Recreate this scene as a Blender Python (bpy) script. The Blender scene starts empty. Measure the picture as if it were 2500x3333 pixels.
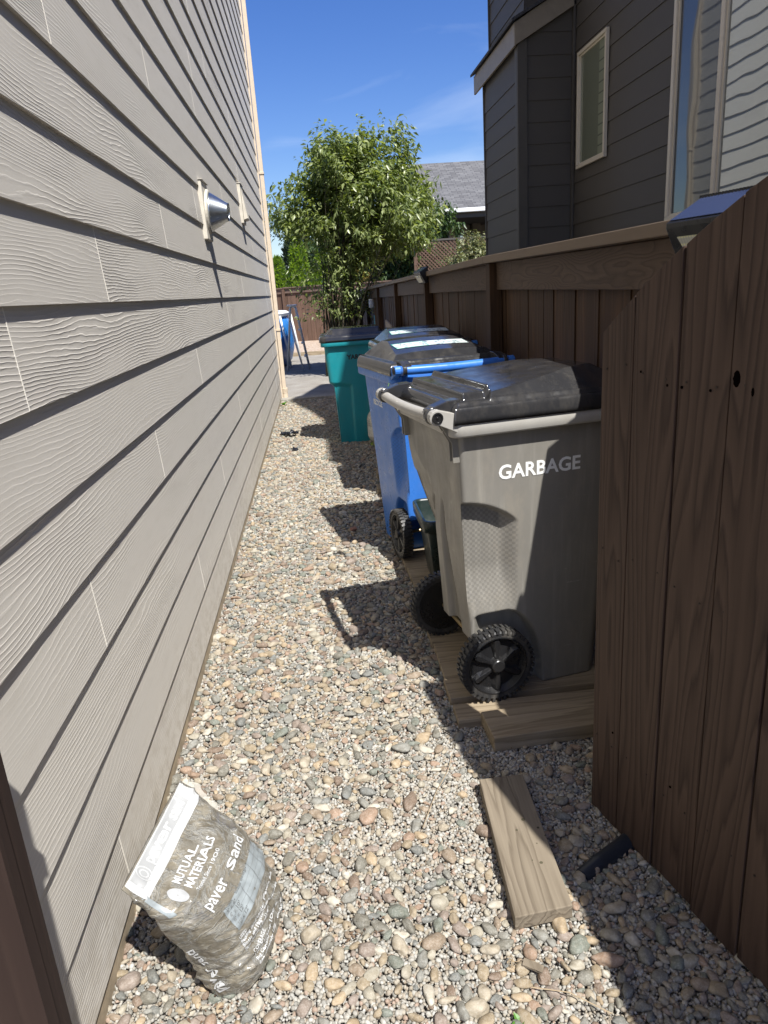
import bpy, math, random
import numpy as np
from mathutils import Matrix, Vector, noise as mnoise
R = math.radians
C = bpy.context.scene.collection
scene = bpy.context.scene
# ------------------------------------------------------------------ camera
cd = bpy.data.cameras.new('camera'); cam = bpy.data.objects.new('camera', cd); C.objects.link(cam)
cd.sensor_fit = 'VERTICAL'; cd.sensor_height = 36.0; cd.lens = 25.14
cd.clip_start = 0.02; cd.clip_end = 2000
Mx = Matrix(((0.99336, 0.0908, -0.0716), (-0.0950, 0.2903, -0.9522), (-0.0657, 0.9527, 0.2971)))
_y = Vector((-155.5, 471.0, -1544.76)).normalized(); _z = Vector((-340.5, 4954.0, 1544.76)).normalized(); _x = _y.cross(_z).normalized()
cam.matrix_world = Matrix((_x, _y, _z)).to_4x4()
cam.location = (0, 0, 1.45)
scene.camera = cam
# ------------------------------------------------------------------ world + sun
SUN = Vector((0.29, -0.58, 1.0)).normalized()          # towards the sun
el = math.asin(SUN.z); az = math.atan2(SUN.x, SUN.y)
world = bpy.data.worlds.new('World'); scene.world = world; world.use_nodes = True
wt = world.node_tree; wt.nodes.clear()
def wn(t, **k):
    n = wt.nodes.new(t)
    for a, b in k.items(): setattr(n, a, b)
    return n
sky = wn('ShaderNodeTexSky'); sky.sky_type = 'NISHITA'; sky.sun_disc = False
sky.sun_elevation = el; sky.sun_rotation = az; sky.altitude = 50; sky.air_density = 1.0; sky.dust_density = 0.7; sky.ozone_density = 4.0
wtc = wn('ShaderNodeTexCoord'); wmp = wn('ShaderNodeMapping'); wmp.inputs['Scale'].default_value = (1.6, 1.2, 5.5); wmp.inputs['Rotation'].default_value = (0.25, 0.35, 0.2)
wns = wn('ShaderNodeTexNoise'); wns.inputs['Scale'].default_value = 1.5; wns.inputs['Detail'].default_value = 7; wns.inputs['Distortion'].default_value = 0.5
wrp = wn('ShaderNodeValToRGB'); wrp.color_ramp.elements[0].position = 0.53; wrp.color_ramp.elements[1].position = 0.80
wrp.color_ramp.elements[1].color = (0.42, 0.42, 0.42, 1)
wmx = wn('ShaderNodeMix'); wmx.data_type = 'RGBA'; wmx.inputs[7].default_value = (7.5, 8.2, 9.2, 1)
whs = wn('ShaderNodeHueSaturation'); whs.inputs['Hue'].default_value = 0.518; whs.inputs['Saturation'].default_value = 1.28; whs.inputs['Value'].default_value = 1.08
wbg = wn('ShaderNodeBackground'); wbg.inputs['Strength'].default_value = 0.088
wo = wn('ShaderNodeOutputWorld')
L = wt.links.new
L(wtc.outputs['Generated'], wmp.inputs['Vector']); L(wmp.outputs[0], wns.inputs['Vector']); L(wns.outputs['Fac'], wrp.inputs['Fac'])
L(wrp.outputs['Color'], wmx.inputs[0]); L(sky.outputs[0], whs.inputs['Color']); L(whs.outputs[0], wmx.inputs[6]); L(wmx.outputs[2], wbg.inputs['Color']); L(wbg.outputs[0], wo.inputs['Surface'])
sd = bpy.data.lights.new('sun', 'SUN'); sd.energy = 5.0; sd.angle = R(0.55); sd.color = (1.0, 0.975, 0.925)
so = bpy.data.objects.new('sun', sd); C.objects.link(so); so.rotation_euler = SUN.to_track_quat('Z', 'Y').to_euler(); so.location = (3, -5, 12)
scene.view_settings.view_transform = 'Standard'; scene.view_settings.look = 'None'
scene.view_settings.exposure = 0.70; scene.view_settings.gamma = 1.0
scene.render.engine = 'CYCLES'
scene.cycles.max_bounces = 8; scene.cycles.diffuse_bounces = 2; scene.cycles.use_denoising = True
rng = np.random.default_rng(7); random.seed(7)

# ------------------------------------------------------------------ materials
class NT:
    def __init__(s, name):
        s.m = bpy.data.materials.new(name); s.m.use_nodes = True; s.t = s.m.node_tree; s.t.nodes.clear()
        s.out = s.t.nodes.new('ShaderNodeOutputMaterial'); s.b = s.n('ShaderNodeBsdfPrincipled'); s.l(s.b.outputs[0], s.out.inputs[0])
    def n(s, t, **k):
        n = s.t.nodes.new(t)
        for a, b in k.items(): setattr(n, a, b)
        return n
    def l(s, a, b): s.t.links.new(a, b)
    def val(s, i, v):
        if hasattr(v, 'is_linked') or isinstance(v, bpy.types.NodeSocket): s.l(v, i)
        else: i.default_value = v
    def math(s, op, a, b=0.0, c=None, clamp=False):
        n = s.n('ShaderNodeMath', operation=op); n.use_clamp = clamp
        s.val(n.inputs[0], a); s.val(n.inputs[1], b)
        if c is not None: s.val(n.inputs[2], c)
        return n.outputs[0]
    def obj(s): return s.n('ShaderNodeTexCoord').outputs['Object']
    def mapping(s, v, scale=(1, 1, 1), loc=(0, 0, 0), rot=(0, 0, 0)):
        n = s.n('ShaderNodeMapping'); s.l(v, n.inputs[0]); n.inputs['Scale'].default_value = scale; n.inputs['Location'].default_value = loc; n.inputs['Rotation'].default_value = rot
        return n.outputs[0]
    def noise(s, v, scale=5, detail=3, rough=0.5, dist=0.0):
        n = s.n('ShaderNodeTexNoise'); s.l(v, n.inputs['Vector']); n.inputs['Scale'].default_value = scale; n.inputs['Detail'].default_value = detail; n.inputs['Roughness'].default_value = rough; n.inputs['Distortion'].default_value = dist
        return n.outputs['Fac']
    def ramp(s, f, stops, interp='LINEAR'):
        n = s.n('ShaderNodeValToRGB'); s.l(f, n.inputs[0]); cr = n.color_ramp; cr.interpolation = interp
        while len(cr.elements) < len(stops): cr.elements.new(0.5)
        for e, (p, c) in zip(cr.elements, stops):
            e.position = p
            if not hasattr(c, '__len__'): c = (c, c, c)
            e.color = (*c, 1)
        return n.outputs[0]
    def mix(s, f, a, b, mode='MIX'):
        n = s.n('ShaderNodeMix', data_type='RGBA', blend_type=mode); s.val(n.inputs[0], f)
        for i, v in ((6, a), (7, b)):
            if isinstance(v, bpy.types.NodeSocket): s.l(v, n.inputs[i])
            else: n.inputs[i].default_value = (*v, 1)
        return n.outputs[2]
    def bump(s, h, strength=0.5, dist=0.002, nrm=None):
        n = s.n('ShaderNodeBump'); s.l(h, n.inputs['Height']); n.inputs['Strength'].default_value = strength; n.inputs['Distance'].default_value = dist
        if nrm is not None: s.l(nrm, n.inputs['Normal'])
        s.l(n.outputs[0], s.b.inputs['Normal']); return n.outputs[0]
    def island(s): return s.n('ShaderNodeNewGeometry').outputs['Random Per Island']
    def set(s, **k):
        for a, v in k.items():
            i = s.b.inputs[a.replace('_', ' ')]
            if isinstance(v, bpy.types.NodeSocket): s.l(v, i)
            else: i.default_value = (*v, 1) if (hasattr(v, '__len__') and len(v) == 3) else v
        return s

def flat(name, col, rough=0.6, metal=0.0, var=0.12, nscale=14, bump=0.0, spec=0.5):
    s = NT(name); v = s.obj(); f = s.noise(v, nscale, 5, 0.6)
    c0 = tuple(x*(1-var) for x in col); c1 = tuple(min(1, x*(1+var)) for x in col)
    s.set(Base_Color=s.ramp(f, [(0.3, c0), (0.7, c1)]), Roughness=rough, Metallic=metal)
    s.b.inputs['Specular IOR Level'].default_value = spec
    if bump: s.bump(s.noise(v, nscale*6, 4), bump, 0.001)
    return s.m

def wood(name, dark, light, along='Z', K=26, across=7.0, al=0.8, bstr=0.5, rough=0.75, edge=None, fiber=0.5, lines=1.0, spec=0.3, stain=0.25):
    """board material with cathedral grain; a new board for every mesh island"""
    s = NT(name); v = s.obj(); r = s.island()
    cm = s.n('ShaderNodeCombineXYZ')
    for i, k in enumerate((37.0, 61.0, 23.0)): s.l(s.math('MULTIPLY', r, k), cm.inputs[i])
    ad = s.n('ShaderNodeVectorMath', operation='ADD'); s.l(v, ad.inputs[0]); s.l(cm.outputs[0], ad.inputs[1]); v = ad.outputs[0]
    sc = {'X': (al, across, across), 'Y': (across, al, across), 'Z': (across, across, al)}[along]
    sf = {'X': (3, 160, 160), 'Y': (160, 3, 160), 'Z': (160, 160, 3)}[along]
    base = s.noise(s.mapping(v, sc), 1.0, 1.5, 0.45, 0.25)
    jag = s.noise(s.mapping(v, tuple(x*7 for x in sc)), 1.0, 2, 0.5)
    val = s.math('ADD', s.math('MULTIPLY', base, K), s.math('MULTIPLY', jag, 0.7))
    ring = s.math('FRACT', val)
    ringf = s.ramp(ring, [(0.0, 0.0), (0.55, 0.45), (0.80, 1.0), (0.97, 0.15), (1.0, 0.0)])
    fib = s.noise(s.mapping(v, sf), 1.0, 3, 0.6)
    tone = s.noise(s.mapping(v, tuple(x*0.5 for x in sc)), 1.3, 3)
    f = s.math('ADD', s.math('MULTIPLY', ringf, 0.55*lines), s.math('MULTIPLY', fib, fiber))
    col = s.mix(s.math('MULTIPLY', f, 0.9, clamp=True), dark, light)
    vr = s.math('ADD', s.math('MULTIPLY', r, stain), s.math('MULTIPLY', tone, stain)); 
    hsv = s.n('ShaderNodeHueSaturation'); s.l(col, hsv.inputs['Color']); s.l(s.math('ADD', vr, 1.0-stain), hsv.inputs['Value'])
    s.set(Base_Color=hsv.outputs[0], Roughness=rough); s.b.inputs['Specular IOR Level'].default_value = spec
    s.bump(s.math('ADD', ringf, s.math('MULTIPLY', fib, 0.5)), bstr, 0.0012)
    return s.m

def siding_mat(name, base, bstr=0.9, K=11, streak=True, rough=0.6, line=0.10, dist=0.0014):
    s = NT(name); v = s.obj(); r = s.island()
    cm = s.n('ShaderNodeCombineXYZ')
    for i, k in enumerate((0.0, 61.0, 43.0)): s.l(s.math('MULTIPLY', r, k), cm.inputs[i])
    ad = s.n('ShaderNodeVectorMath', operation='ADD'); s.l(v, ad.inputs[0]); s.l(cm.outputs[0], ad.inputs[1]); vv = ad.outputs[0]
    n1 = s.noise(s.mapping(vv, (1, 1.15, 6.0)), 1.0, 1.0, 0.4, 0.15)
    n2 = s.noise(s.mapping(vv, (1, 10, 55)), 1.0, 2, 0.6)
    sep = s.n('ShaderNodeSeparateXYZ'); s.l(vv, sep.inputs[0])
    val = s.math('ADD', s.math('MULTIPLY', n1, K), s.math('MULTIPLY', n2, 0.9))
    val = s.math('ADD', val, s.math('MULTIPLY', sep.outputs['Z'], 98.0))
    ring = s.math('FRACT', val)
    rg = s.ramp(ring, [(0.0, 0.15), (0.35, 0.1), (0.62, 0.35), (0.86, 1.0), (0.93, 0.9), (1.0, 0.15)])
    patch = s.noise(s.mapping(vv, (1, 1.4, 7)), 1.0, 3)
    amp = s.ramp(patch, [(0.36, 0.12), (0.60, 1.0)])
    h = s.math('MULTIPLY', s.math('MULTIPLY', rg, amp), s.math('ADD', s.math('MULTIPLY', r, 0.75), 0.30))
    c0 = tuple(x*(1-line) for x in base); c1 = tuple(min(1, x*(1+line)) for x in base)
    col = s.mix(h, c0, c1)
    big = s.noise(s.mapping(v, (1, 0.5, 0.9)), 1.1, 3)
    col = s.mix(s.ramp(big, [(0.35, 0.0), (0.7, 0.35)]), col, tuple(x*0.82 for x in base))
    if streak:                                              # pale mineral drips below the vent
        sp = s.n('ShaderNodeSeparateXYZ'); s.l(v, sp.inputs[0])
        wob = s.math('MULTIPLY', s.math('SUBTRACT', s.noise(s.mapping(v, (1, 1, 3)), 2.0, 3), 0.5), 0.35)
        dy = s.math('ABSOLUTE', s.math('SUBTRACT', s.math('ADD', sp.outputs['Y'], wob), 4.62))
        m1 = s.ramp(dy, [(0.0, 0.9), (0.13, 0.0)])
        mz = s.ramp(sp.outputs['Z'], [(0.0, 0.8), (0.9, 1.0), (1.0, 0.9)])
        top = s.math('LESS_THAN', sp.outputs['Z'], 1.74)
        fl = s.ramp(s.noise(s.mapping(v, (1, 60, 4)), 1.0, 3), [(0.4, 0.0), (0.6, 1.0)])
        f = s.math('MULTIPLY', s.math('MULTIPLY', m1, top), s.math('MULTIPLY', mz, fl))
        col = s.mix(f, col, (0.86, 0.86, 0.84))
    if streak:                                              # splashed dirt on the lowest boards
        lo = s.ramp(sp.outputs['Z'], [(0.0, 1.0), (0.34, 0.0)])
        sn = s.ramp(s.noise(s.mapping(v, (1, 5, 9)), 2.5, 7, 0.75), [(0.44, 0.0), (0.62, 0.55)])
        col = s.mix(s.math('MULTIPLY', lo, sn), col, (0.30, 0.25, 0.18))
        gr = s.ramp(s.noise(s.mapping(v, (1, 2.5, 14)), 2.0, 6, 0.7), [(0.50, 0.0), (0.75, 0.22)])
        col = s.mix(gr, col, (0.40, 0.36, 0.30))
    s.set(Base_Color=col, Roughness=rough); s.b.inputs['Specular IOR Level'].default_value = 0.35
    s.bump(h, bstr, dist)
    return s.m

def stone_mat(name, stops, scale=260):
    s = NT(name); r = s.island(); v = s.obj()
    c = s.ramp(r, [(p_, tuple(x*k_ for x, k_ in zip(c_, (0.90, 0.91, 0.90)))) for p_, c_ in stops], 'CONSTANT')
    sp = s.noise(v, scale, 3, 0.7); blot = s.noise(v, scale*0.22, 3, 0.6)
    c = s.mix(s.ramp(sp, [(0.45, 0.0), (0.68, 0.28)]), c, (0.55, 0.52, 0.47), 'MIX')
    c = s.mix(s.ramp(blot, [(0.40, 0.5), (0.60, 0.0)]), c, (0.55, 0.50, 0.43), 'MULTIPLY')
    s.set(Base_Color=c, Roughness=0.72); s.b.inputs['Specular IOR Level'].default_value = 0.3
    s.bump(sp, 0.25, 0.001)
    return s.m

def leaf_mat(name, c0, c1, trans=0.35, rough=0.45):
    s = NT(name); r = s.island(); c = s.ramp(r, [(0.0, c0), (0.6, tuple((a+b)/2 for a, b in zip(c0, c1))), (1.0, c1)])
    s.set(Base_Color=c, Roughness=rough); s.b.inputs['Specular IOR Level'].default_value = 0.5
    tr = s.n('ShaderNodeBsdfTranslucent'); tc = s.mix(1.0, c, (1.3, 1.35, 0.5), 'MULTIPLY'); s.l(tc, tr.inputs[0])
    mx = s.n('ShaderNodeMixShader'); mx.inputs[0].default_value = trans; s.l(s.b.outputs[0], mx.inputs[1]); s.l(tr.outputs[0], mx.inputs[2]); s.l(mx.outputs[0], s.out.inputs[0])
    return s.m

def plastic(name, col, rough=0.42, var=0.08, checker=False, dust=0.0, spec=0.5):
    s = NT(name); v = s.obj()
    f = s.noise(s.mapping(v, (1.5, 1.5, 0.5)), 5, 5, 0.6)
    c = s.ramp(f, [(0.3, tuple(x*(1-var) for x in col)), (0.7, tuple(min(1, x*(1+var)) for x in col))])
    if dust:
        g = s.noise(s.mapping(v, (3, 3, 1.2)), 4, 8, 0.72)
        c = s.mix(s.ramp(g, [(0.48, 0.0), (0.75, dust)]), c, (0.33, 0.29, 0.23))
        sc = s.noise(s.mapping(v, (40, 6, 6), rot=(0.3, 0.2, 0.5)), 3, 4, 0.7)
        c = s.mix(s.ramp(sc, [(0.68, 0.0), (0.76, dust*0.8)]), c, (0.5, 0.48, 0.44))
    if dust > 0.3:
        dr = s.ramp(s.noise(s.mapping(v, (26, 26, 1.1)), 1.0, 4, 0.6), [(0.52, 0.0), (0.70, 0.30)])
        c = s.mix(dr, c, (0.42, 0.40, 0.35))
        sf = s.noise(s.mapping(v, (5, 5, 34), rot=(0, 0.5, 0.2)), 1.5, 5, 0.8)
        c = s.mix(s.ramp(sf, [(0.66, 0.0), (0.72, 0.35)]), c, (0.5, 0.48, 0.44))
    h = s.noise(v, 180, 3, 0.5); hh = s.math('MULTIPLY', h, 0.15)
    if checker:
        at = s.n('ShaderNodeAttribute', attribute_name='recess')
        sep = s.n('ShaderNodeSeparateXYZ'); s.l(v, sep.inputs[0]); cb = s.n('ShaderNodeCombineXYZ'); s.l(sep.outputs['X'], cb.inputs[0]); s.l(sep.outputs['Z'], cb.inputs[1])
        ck = s.n('ShaderNodeTexChecker'); s.l(cb.outputs[0], ck.inputs['Vector']); ck.inputs['Scale'].default_value = 105
        mk = s.math('MULTIPLY', ck.outputs['Fac'], at.outputs['Fac'])
        hh = s.math('ADD', hh, s.math('MULTIPLY', mk, 0.8))
        c = s.mix(s.math('MULTIPLY', mk, 0.5), c, tuple(x*0.62 for x in col))
    rr = s.ramp(s.noise(s.mapping(v, (2, 2, 2)), 6, 6, 0.7), [(0.35, max(0.02, rough-0.1)), (0.7, min(1, rough+0.14))])
    s.set(Base_Color=c, Roughness=rr); s.b.inputs['Specular IOR Level'].default_value = spec
    s.bump(hh, 0.35, 0.0008)
    return s.m

M = {}
M['siding'] = siding_mat('tan_siding_paint', (0.645, 0.605, 0.54), bstr=0.85)
M['siding_dark'] = siding_mat('dark_siding_paint', (0.098, 0.086, 0.072), bstr=0.3, streak=False, rough=0.6, line=0.05, dist=0.0006)
M['trim_dark'] = flat('dark_trim_paint', (0.085, 0.075, 0.062), 0.6, var=0.06)
M['fascia'] = flat('brown_fascia_paint', (0.27, 0.225, 0.165), 0.5, var=0.08, bump=0.2)
M['cream'] = flat('cream_trim_paint', (0.62, 0.52, 0.40), 0.5, var=0.05, bump=0.15)
M['vent_trim'] = flat('vent_trim_paint', (0.60, 0.555, 0.47), 0.5, var=0.10, bump=0.3)
M['caulk'] = flat('pale_caulk', (0.76, 0.72, 0.64), 0.5, var=0.06)
M['frame'] = flat('almond_vinyl', (0.66, 0.58, 0.45), 0.4, var=0.04)
M['gate_wood'] = wood('brown_stained_gate_boards', (0.100, 0.064, 0.046), (0.026, 0.014, 0.010), 'Z', K=17, across=8, al=0.6, bstr=0.8, rough=0.66, stain=0.3, fiber=0.5, lines=1.15)
M['fence_wood'] = wood('brown_stained_fence_boards', (0.034, 0.017, 0.008), (0.092, 0.048, 0.023), 'Z', K=9, across=9, al=0.5, bstr=0.6, rough=0.7, stain=0.45)
M['jamb_wood'] = wood('dull_brown_jamb', (0.024, 0.013, 0.010), (0.036, 0.021, 0.016), 'Z', K=9, across=9, al=0.5, bstr=0.3, rough=0.8, stain=0.2)
M['rail_wood'] = wood('brown_stained_rail', (0.125, 0.080, 0.052), (0.040, 0.022, 0.012), 'Y', K=20, across=8, al=1.6, bstr=0.6, rough=0.65, stain=0.3)
M['cap_wood'] = wood('brown_fence_cap', (0.16, 0.115, 0.075), (0.24, 0.175, 0.12), 'Y', K=4, across=6, al=0.8, bstr=0.2, rough=0.6, lines=0.3)
M['cap_x'] = wood('brown_back_fence_cap', (0.10, 0.065, 0.050), (0.20, 0.14, 0.11), 'X', K=6, across=6, al=0.8, bstr=0.3, rough=0.7)
M['back_wood'] = wood('brown_back_fence_boards', (0.085, 0.048, 0.032), (0.19, 0.120, 0.085), 'Z', K=8, across=6, al=0.5, bstr=0.4, stain=0.35)
M['cut_wood'] = flat('sawn_wood_edge', (0.42, 0.31, 0.22), 0.7, var=0.3)
M['plank'] = wood('weathered_plank', (0.40, 0.325, 0.225), (0.16, 0.118, 0.074), 'X', K=7, across=12, al=0.9, bstr=0.7, rough=0.85, stain=0.35)
M['lumber'] = wood('weathered_lumber', (0.265, 0.222, 0.165), (0.105, 0.082, 0.058), 'Y', K=7, across=16, al=1.2, bstr=0.9, rough=0.85, stain=0.2)
M['gray_plastic'] = plastic('grey_cart_plastic', (0.215, 0.203, 0.180), 0.40, checker=True, dust=0.45)
M['gray_rim'] = plastic('grey_rim_plastic', (0.37, 0.355, 0.325), 0.40, dust=0.25)
M['blue_plastic'] = plastic('blue_cart_plastic', (0.040, 0.175, 0.58), 0.33, checker=True, dust=0.10)
M['teal_plastic'] = plastic('teal_cart_plastic', (0.008, 0.235, 0.275), 0.42, checker=True, dust=0.08)
M['lid_black'] = plastic('black_lid_plastic', (0.026, 0.026, 0.028), 0.14, dust=0.12, spec=0.6)
M['black_plastic'] = plastic('black_plastic', (0.012, 0.012, 0.013), 0.30, dust=0.03)
M['rubber'] = plastic('tyre_plastic', (0.022, 0.022, 0.023), 0.55, dust=0.30)
M['tub'] = plastic('dark_green_tub_plastic', (0.012, 0.024, 0.022), 0.35, dust=0.12)
M['steel'] = flat('dull_steel', (0.52, 0.55, 0.58), 0.28, metal=1.0, var=0.25, nscale=9, bump=0.3)
M['zinc'] = flat('zinc_axle', (0.55, 0.42, 0.22), 0.35, metal=0.9)
M['white_metal'] = flat('white_painted_metal', (0.78, 0.78, 0.76), 0.4, var=0.04)
M['white_vinyl'] = flat('white_lettering', (0.82, 0.82, 0.80), 0.45, var=0.02)
M['black_ink'] = flat('black_lettering', (0.012, 0.014, 0.016), 0.5, var=0.02)
M['pool_blue'] = flat('pool_blue_liner', (0.03, 0.20, 0.55), 0.38, var=0.12, nscale=5)
M['tank'] = flat('offwhite_tank_paint', (0.50, 0.47, 0.40), 0.4, var=0.08)
M['tank_label'] = flat('tank_label', (0.62, 0.60, 0.54), 0.5, var=0.25, nscale=60)
M['lime'] = flat('lime_ring', (0.32, 0.42, 0.05), 0.5)
M['abs'] = flat('black_drain_pipe', (0.018, 0.022, 0.030), 0.35, var=0.15)
M['brick'] = flat('red_brick', (0.30, 0.15, 0.10), 0.85, var=0.3, nscale=40, bump=0.6)
M['stake'] = flat('teal_glass_ornament', (0.10, 0.28, 0.30), 0.15, var=0.3)
M['footing'] = flat('tan_footing', (0.33, 0.265, 0.18), 0.85, var=0.25, nscale=22, bump=0.5)
M['paver'] = flat('concrete_edging', (0.30, 0.28, 0.24), 0.9, var=0.22, nscale=30, bump=0.6)
_h = NT('open_hole'); _h.set(Base_Color=(0.003, 0.002, 0.002), Roughness=1.0); _h.b.inputs['Specular IOR Level'].default_value = 0.0; M['hole'] = _h.m
M['nail'] = flat('rusty_nail_head', (0.030, 0.020, 0.014), 0.7, var=0.3)
M['interior'] = flat('dark_interior', (0.02, 0.02, 0.022), 0.7)
M['blind'] = flat('green_blind', (0.22, 0.25, 0.16), 0.6, var=0.06)
M['stucco'] = flat('pale_porch_wall', (0.40, 0.37, 0.32), 0.8)

s = NT('patio_aggregate'); v = s.obj()
s.set(Base_Color=s.mix(s.ramp(s.noise(v, 2.2, 4), [(0.35, 0.0), (0.65, 0.6)]), s.ramp(s.noise(v, 90, 4, 0.75), [(0.32, (0.17, 0.158, 0.138)), (0.5, (0.29, 0.27, 0.24)), (0.68, (0.5, 0.47, 0.42))]), (0.19, 0.165, 0.135)), Roughness=0.9)
s.bump(s.noise(v, 140, 3), 0.6, 0.003); M['patio'] = s.m
s = NT('dark_soil_and_bark'); v = s.obj()
s.set(Base_Color=s.ramp(s.noise(v, 60, 4, 0.75), [(0.35, (0.06, 0.045, 0.032)), (0.55, (0.16, 0.125, 0.09)), (0.72, (0.36, 0.29, 0.21))]), Roughness=0.95)
s.bump(s.noise(v, 70, 4), 0.9, 0.01); M['soil'] = s.m
s = NT('gravel_bed'); v = s.obj()
s.set(Base_Color=s.ramp(s.noise(v, 160, 3, 0.7), [(0.35, (0.22, 0.20, 0.17)), (0.55, (0.38, 0.35, 0.31)), (0.7, (0.50, 0.47, 0.43))]), Roughness=0.95)
s.bump(s.noise(v, 150, 3), 0.9, 0.006); M['gravel_base'] = s.m
s = NT('pebble_mulch'); v = s.obj()
vo = s.n('ShaderNodeTexVoronoi'); s.l(v, vo.inputs['Vector']); vo.inputs['Scale'].default_value = 26
sv = s.n('ShaderNodeSeparateColor'); s.l(vo.outputs['Color'], sv.inputs[0])
s.set(Base_Color=s.ramp(sv.outputs[0], [(0.0, (0.30, 0.20, 0.13)), (0.4, (0.42, 0.32, 0.23)), (0.8, (0.5, 0.42, 0.34))]), Roughness=0.9)
s.bump(s.math('SUBTRACT', 1.0, vo.outputs['Distance']), 0.9, 0.02); M['pebble_mulch'] = s.m
PEB = [(0.0, (0.33, 0.265, 0.180)), (0.11, (0.205, 0.195, 0.165)), (0.21, (0.40, 0.345, 0.265)), (0.29, (0.29, 0.225, 0.165)), (0.36, (0.19, 0.195, 0.185)), (0.43, (0.25, 0.245, 0.22)),
       (0.52, (0.42, 0.325, 0.215)), (0.58, (0.215, 0.155, 0.115)), (0.65, (0.185, 0.20, 0.17)), (0.73, (0.50, 0.46, 0.385)), (0.79, (0.34, 0.235, 0.17)), (0.83, (0.28, 0.225, 0.19)), (0.91, (0.38, 0.345, 0.275))]
PEA = [(0.0, (0.38, 0.36, 0.325)), (0.14, (0.38, 0.34, 0.28)), (0.27, (0.43, 0.415, 0.38)), (0.43, (0.27, 0.26, 0.235)), (0.53, (0.37, 0.32, 0.26)), (0.65, (0.38, 0.28, 0.22)), (0.71, (0.49, 0.475, 0.445)), (0.84, (0.37, 0.36, 0.335)), (0.94, (0.30, 0.245, 0.185))]
M['pebble'] = stone_mat('river_pebble', PEB, 240)
M['pea'] = stone_mat('pea_gravel', PEA, 500)

s = NT('asphalt_shingles'); v = s.obj()
bt = s.n('ShaderNodeTexBrick'); uv = s.n('ShaderNodeUVMap'); s.l(uv.outputs[0], bt.inputs['Vector'])
bt.inputs['Scale'].default_value = 1.0; bt.inputs['Brick Width'].default_value = 0.33; bt.inputs['Row Height'].default_value = 0.15; bt.inputs['Mortar Size'].default_value = 0.012
bt.inputs['Color1'].default_value = (0.150, 0.148, 0.145, 1); bt.inputs['Color2'].default_value = (0.085, 0.083, 0.082, 1); bt.inputs['Mortar'].default_value = (0.045, 0.045, 0.05, 1); bt.offset = 0.37
s.set(Base_Color=s.mix(s.ramp(s.noise(v, 60, 3), [(0.4, 0.0), (0.65, 0.25)]), bt.outputs['Color'], (0.2, 0.2, 0.21)), Roughness=0.9)
s.bump(bt.outputs['Fac'], 0.6, -0.01); M['shingle'] = s.m

def glass_mat(name, base, gl=0.5, rough=0.02):
    s = NT(name); s.set(Base_Color=base, Roughness=0.5)
    g = s.n('ShaderNodeBsdfGlossy'); g.inputs['Roughness'].default_value = rough; g.inputs['Color'].default_value = (0.92, 0.96, 0.93, 1)
    v = s.obj(); b = s.n('ShaderNodeBump'); s.l(s.noise(v, 1.3, 2), b.inputs['Height']); b.inputs['Strength'].default_value = 0.10; b.inputs['Distance'].default_value = 0.03; s.l(b.outputs[0], g.inputs['Normal'])
    mx = s.n('ShaderNodeMixShader'); mx.inputs[0].default_value = gl; s.l(s.b.outputs[0], mx.inputs[1]); s.l(g.outputs[0], mx.inputs[2]); s.l(mx.outputs[0], s.out.inputs[0])
    return s.m
M['glass'] = glass_mat('window_glass', (0.016, 0.018, 0.018), 0.42)
M['glass_green'] = glass_mat('window_glass_over_blind', (0.20, 0.215, 0.14), 0.30)
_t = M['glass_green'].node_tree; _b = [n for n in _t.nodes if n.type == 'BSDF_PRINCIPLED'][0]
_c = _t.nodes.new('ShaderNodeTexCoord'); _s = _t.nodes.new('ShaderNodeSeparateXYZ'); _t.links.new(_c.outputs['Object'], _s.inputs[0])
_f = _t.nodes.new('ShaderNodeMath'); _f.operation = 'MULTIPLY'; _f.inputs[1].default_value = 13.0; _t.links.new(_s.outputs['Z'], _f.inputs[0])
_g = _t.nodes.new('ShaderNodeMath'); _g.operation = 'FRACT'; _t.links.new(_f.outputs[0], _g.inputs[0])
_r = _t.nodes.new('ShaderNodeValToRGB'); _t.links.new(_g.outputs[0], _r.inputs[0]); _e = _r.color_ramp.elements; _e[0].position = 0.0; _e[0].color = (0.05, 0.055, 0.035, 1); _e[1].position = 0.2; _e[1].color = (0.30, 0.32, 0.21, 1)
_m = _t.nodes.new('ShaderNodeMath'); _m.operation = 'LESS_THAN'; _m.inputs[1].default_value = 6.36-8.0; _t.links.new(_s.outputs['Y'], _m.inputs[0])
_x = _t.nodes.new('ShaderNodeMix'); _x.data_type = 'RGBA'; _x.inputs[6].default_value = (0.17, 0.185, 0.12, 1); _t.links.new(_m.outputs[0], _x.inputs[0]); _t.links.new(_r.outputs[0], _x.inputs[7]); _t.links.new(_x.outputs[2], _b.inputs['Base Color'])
M['glass_dim'] = glass_mat('dim_window_glass', (0.030, 0.031, 0.034), 0.12)
s = NT('solar_cells'); v = s.obj(); st = s.n('ShaderNodeSeparateXYZ'); s.l(v, st.inputs[0])
st2 = s.math('FRACT', s.math('MULTIPLY', st.outputs['X'], 60.0))
s.set(Base_Color=s.ramp(st2, [(0.0, (0.05, 0.06, 0.10)), (0.06, (0.035, 0.050, 0.115)), (0.94, (0.040, 0.056, 0.125)), (1.0, (0.05, 0.06, 0.10))]), Roughness=0.22); M['solar'] = s.m
s = NT('led_lens'); v = s.obj(); vo = s.n('ShaderNodeTexVoronoi'); s.l(s.mapping(v, (1, 1, 1)), vo.inputs['Vector']); vo.inputs['Scale'].default_value = 110; vo.inputs['Randomness'].default_value = 0.1
s.set(Base_Color=s.ramp(vo.outputs['Distance'], [(0.15, (0.75, 0.72, 0.35)), (0.4, (0.55, 0.54, 0.45)), (0.7, (0.42, 0.42, 0.38))]), Roughness=0.25); M['led'] = s.m
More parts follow.
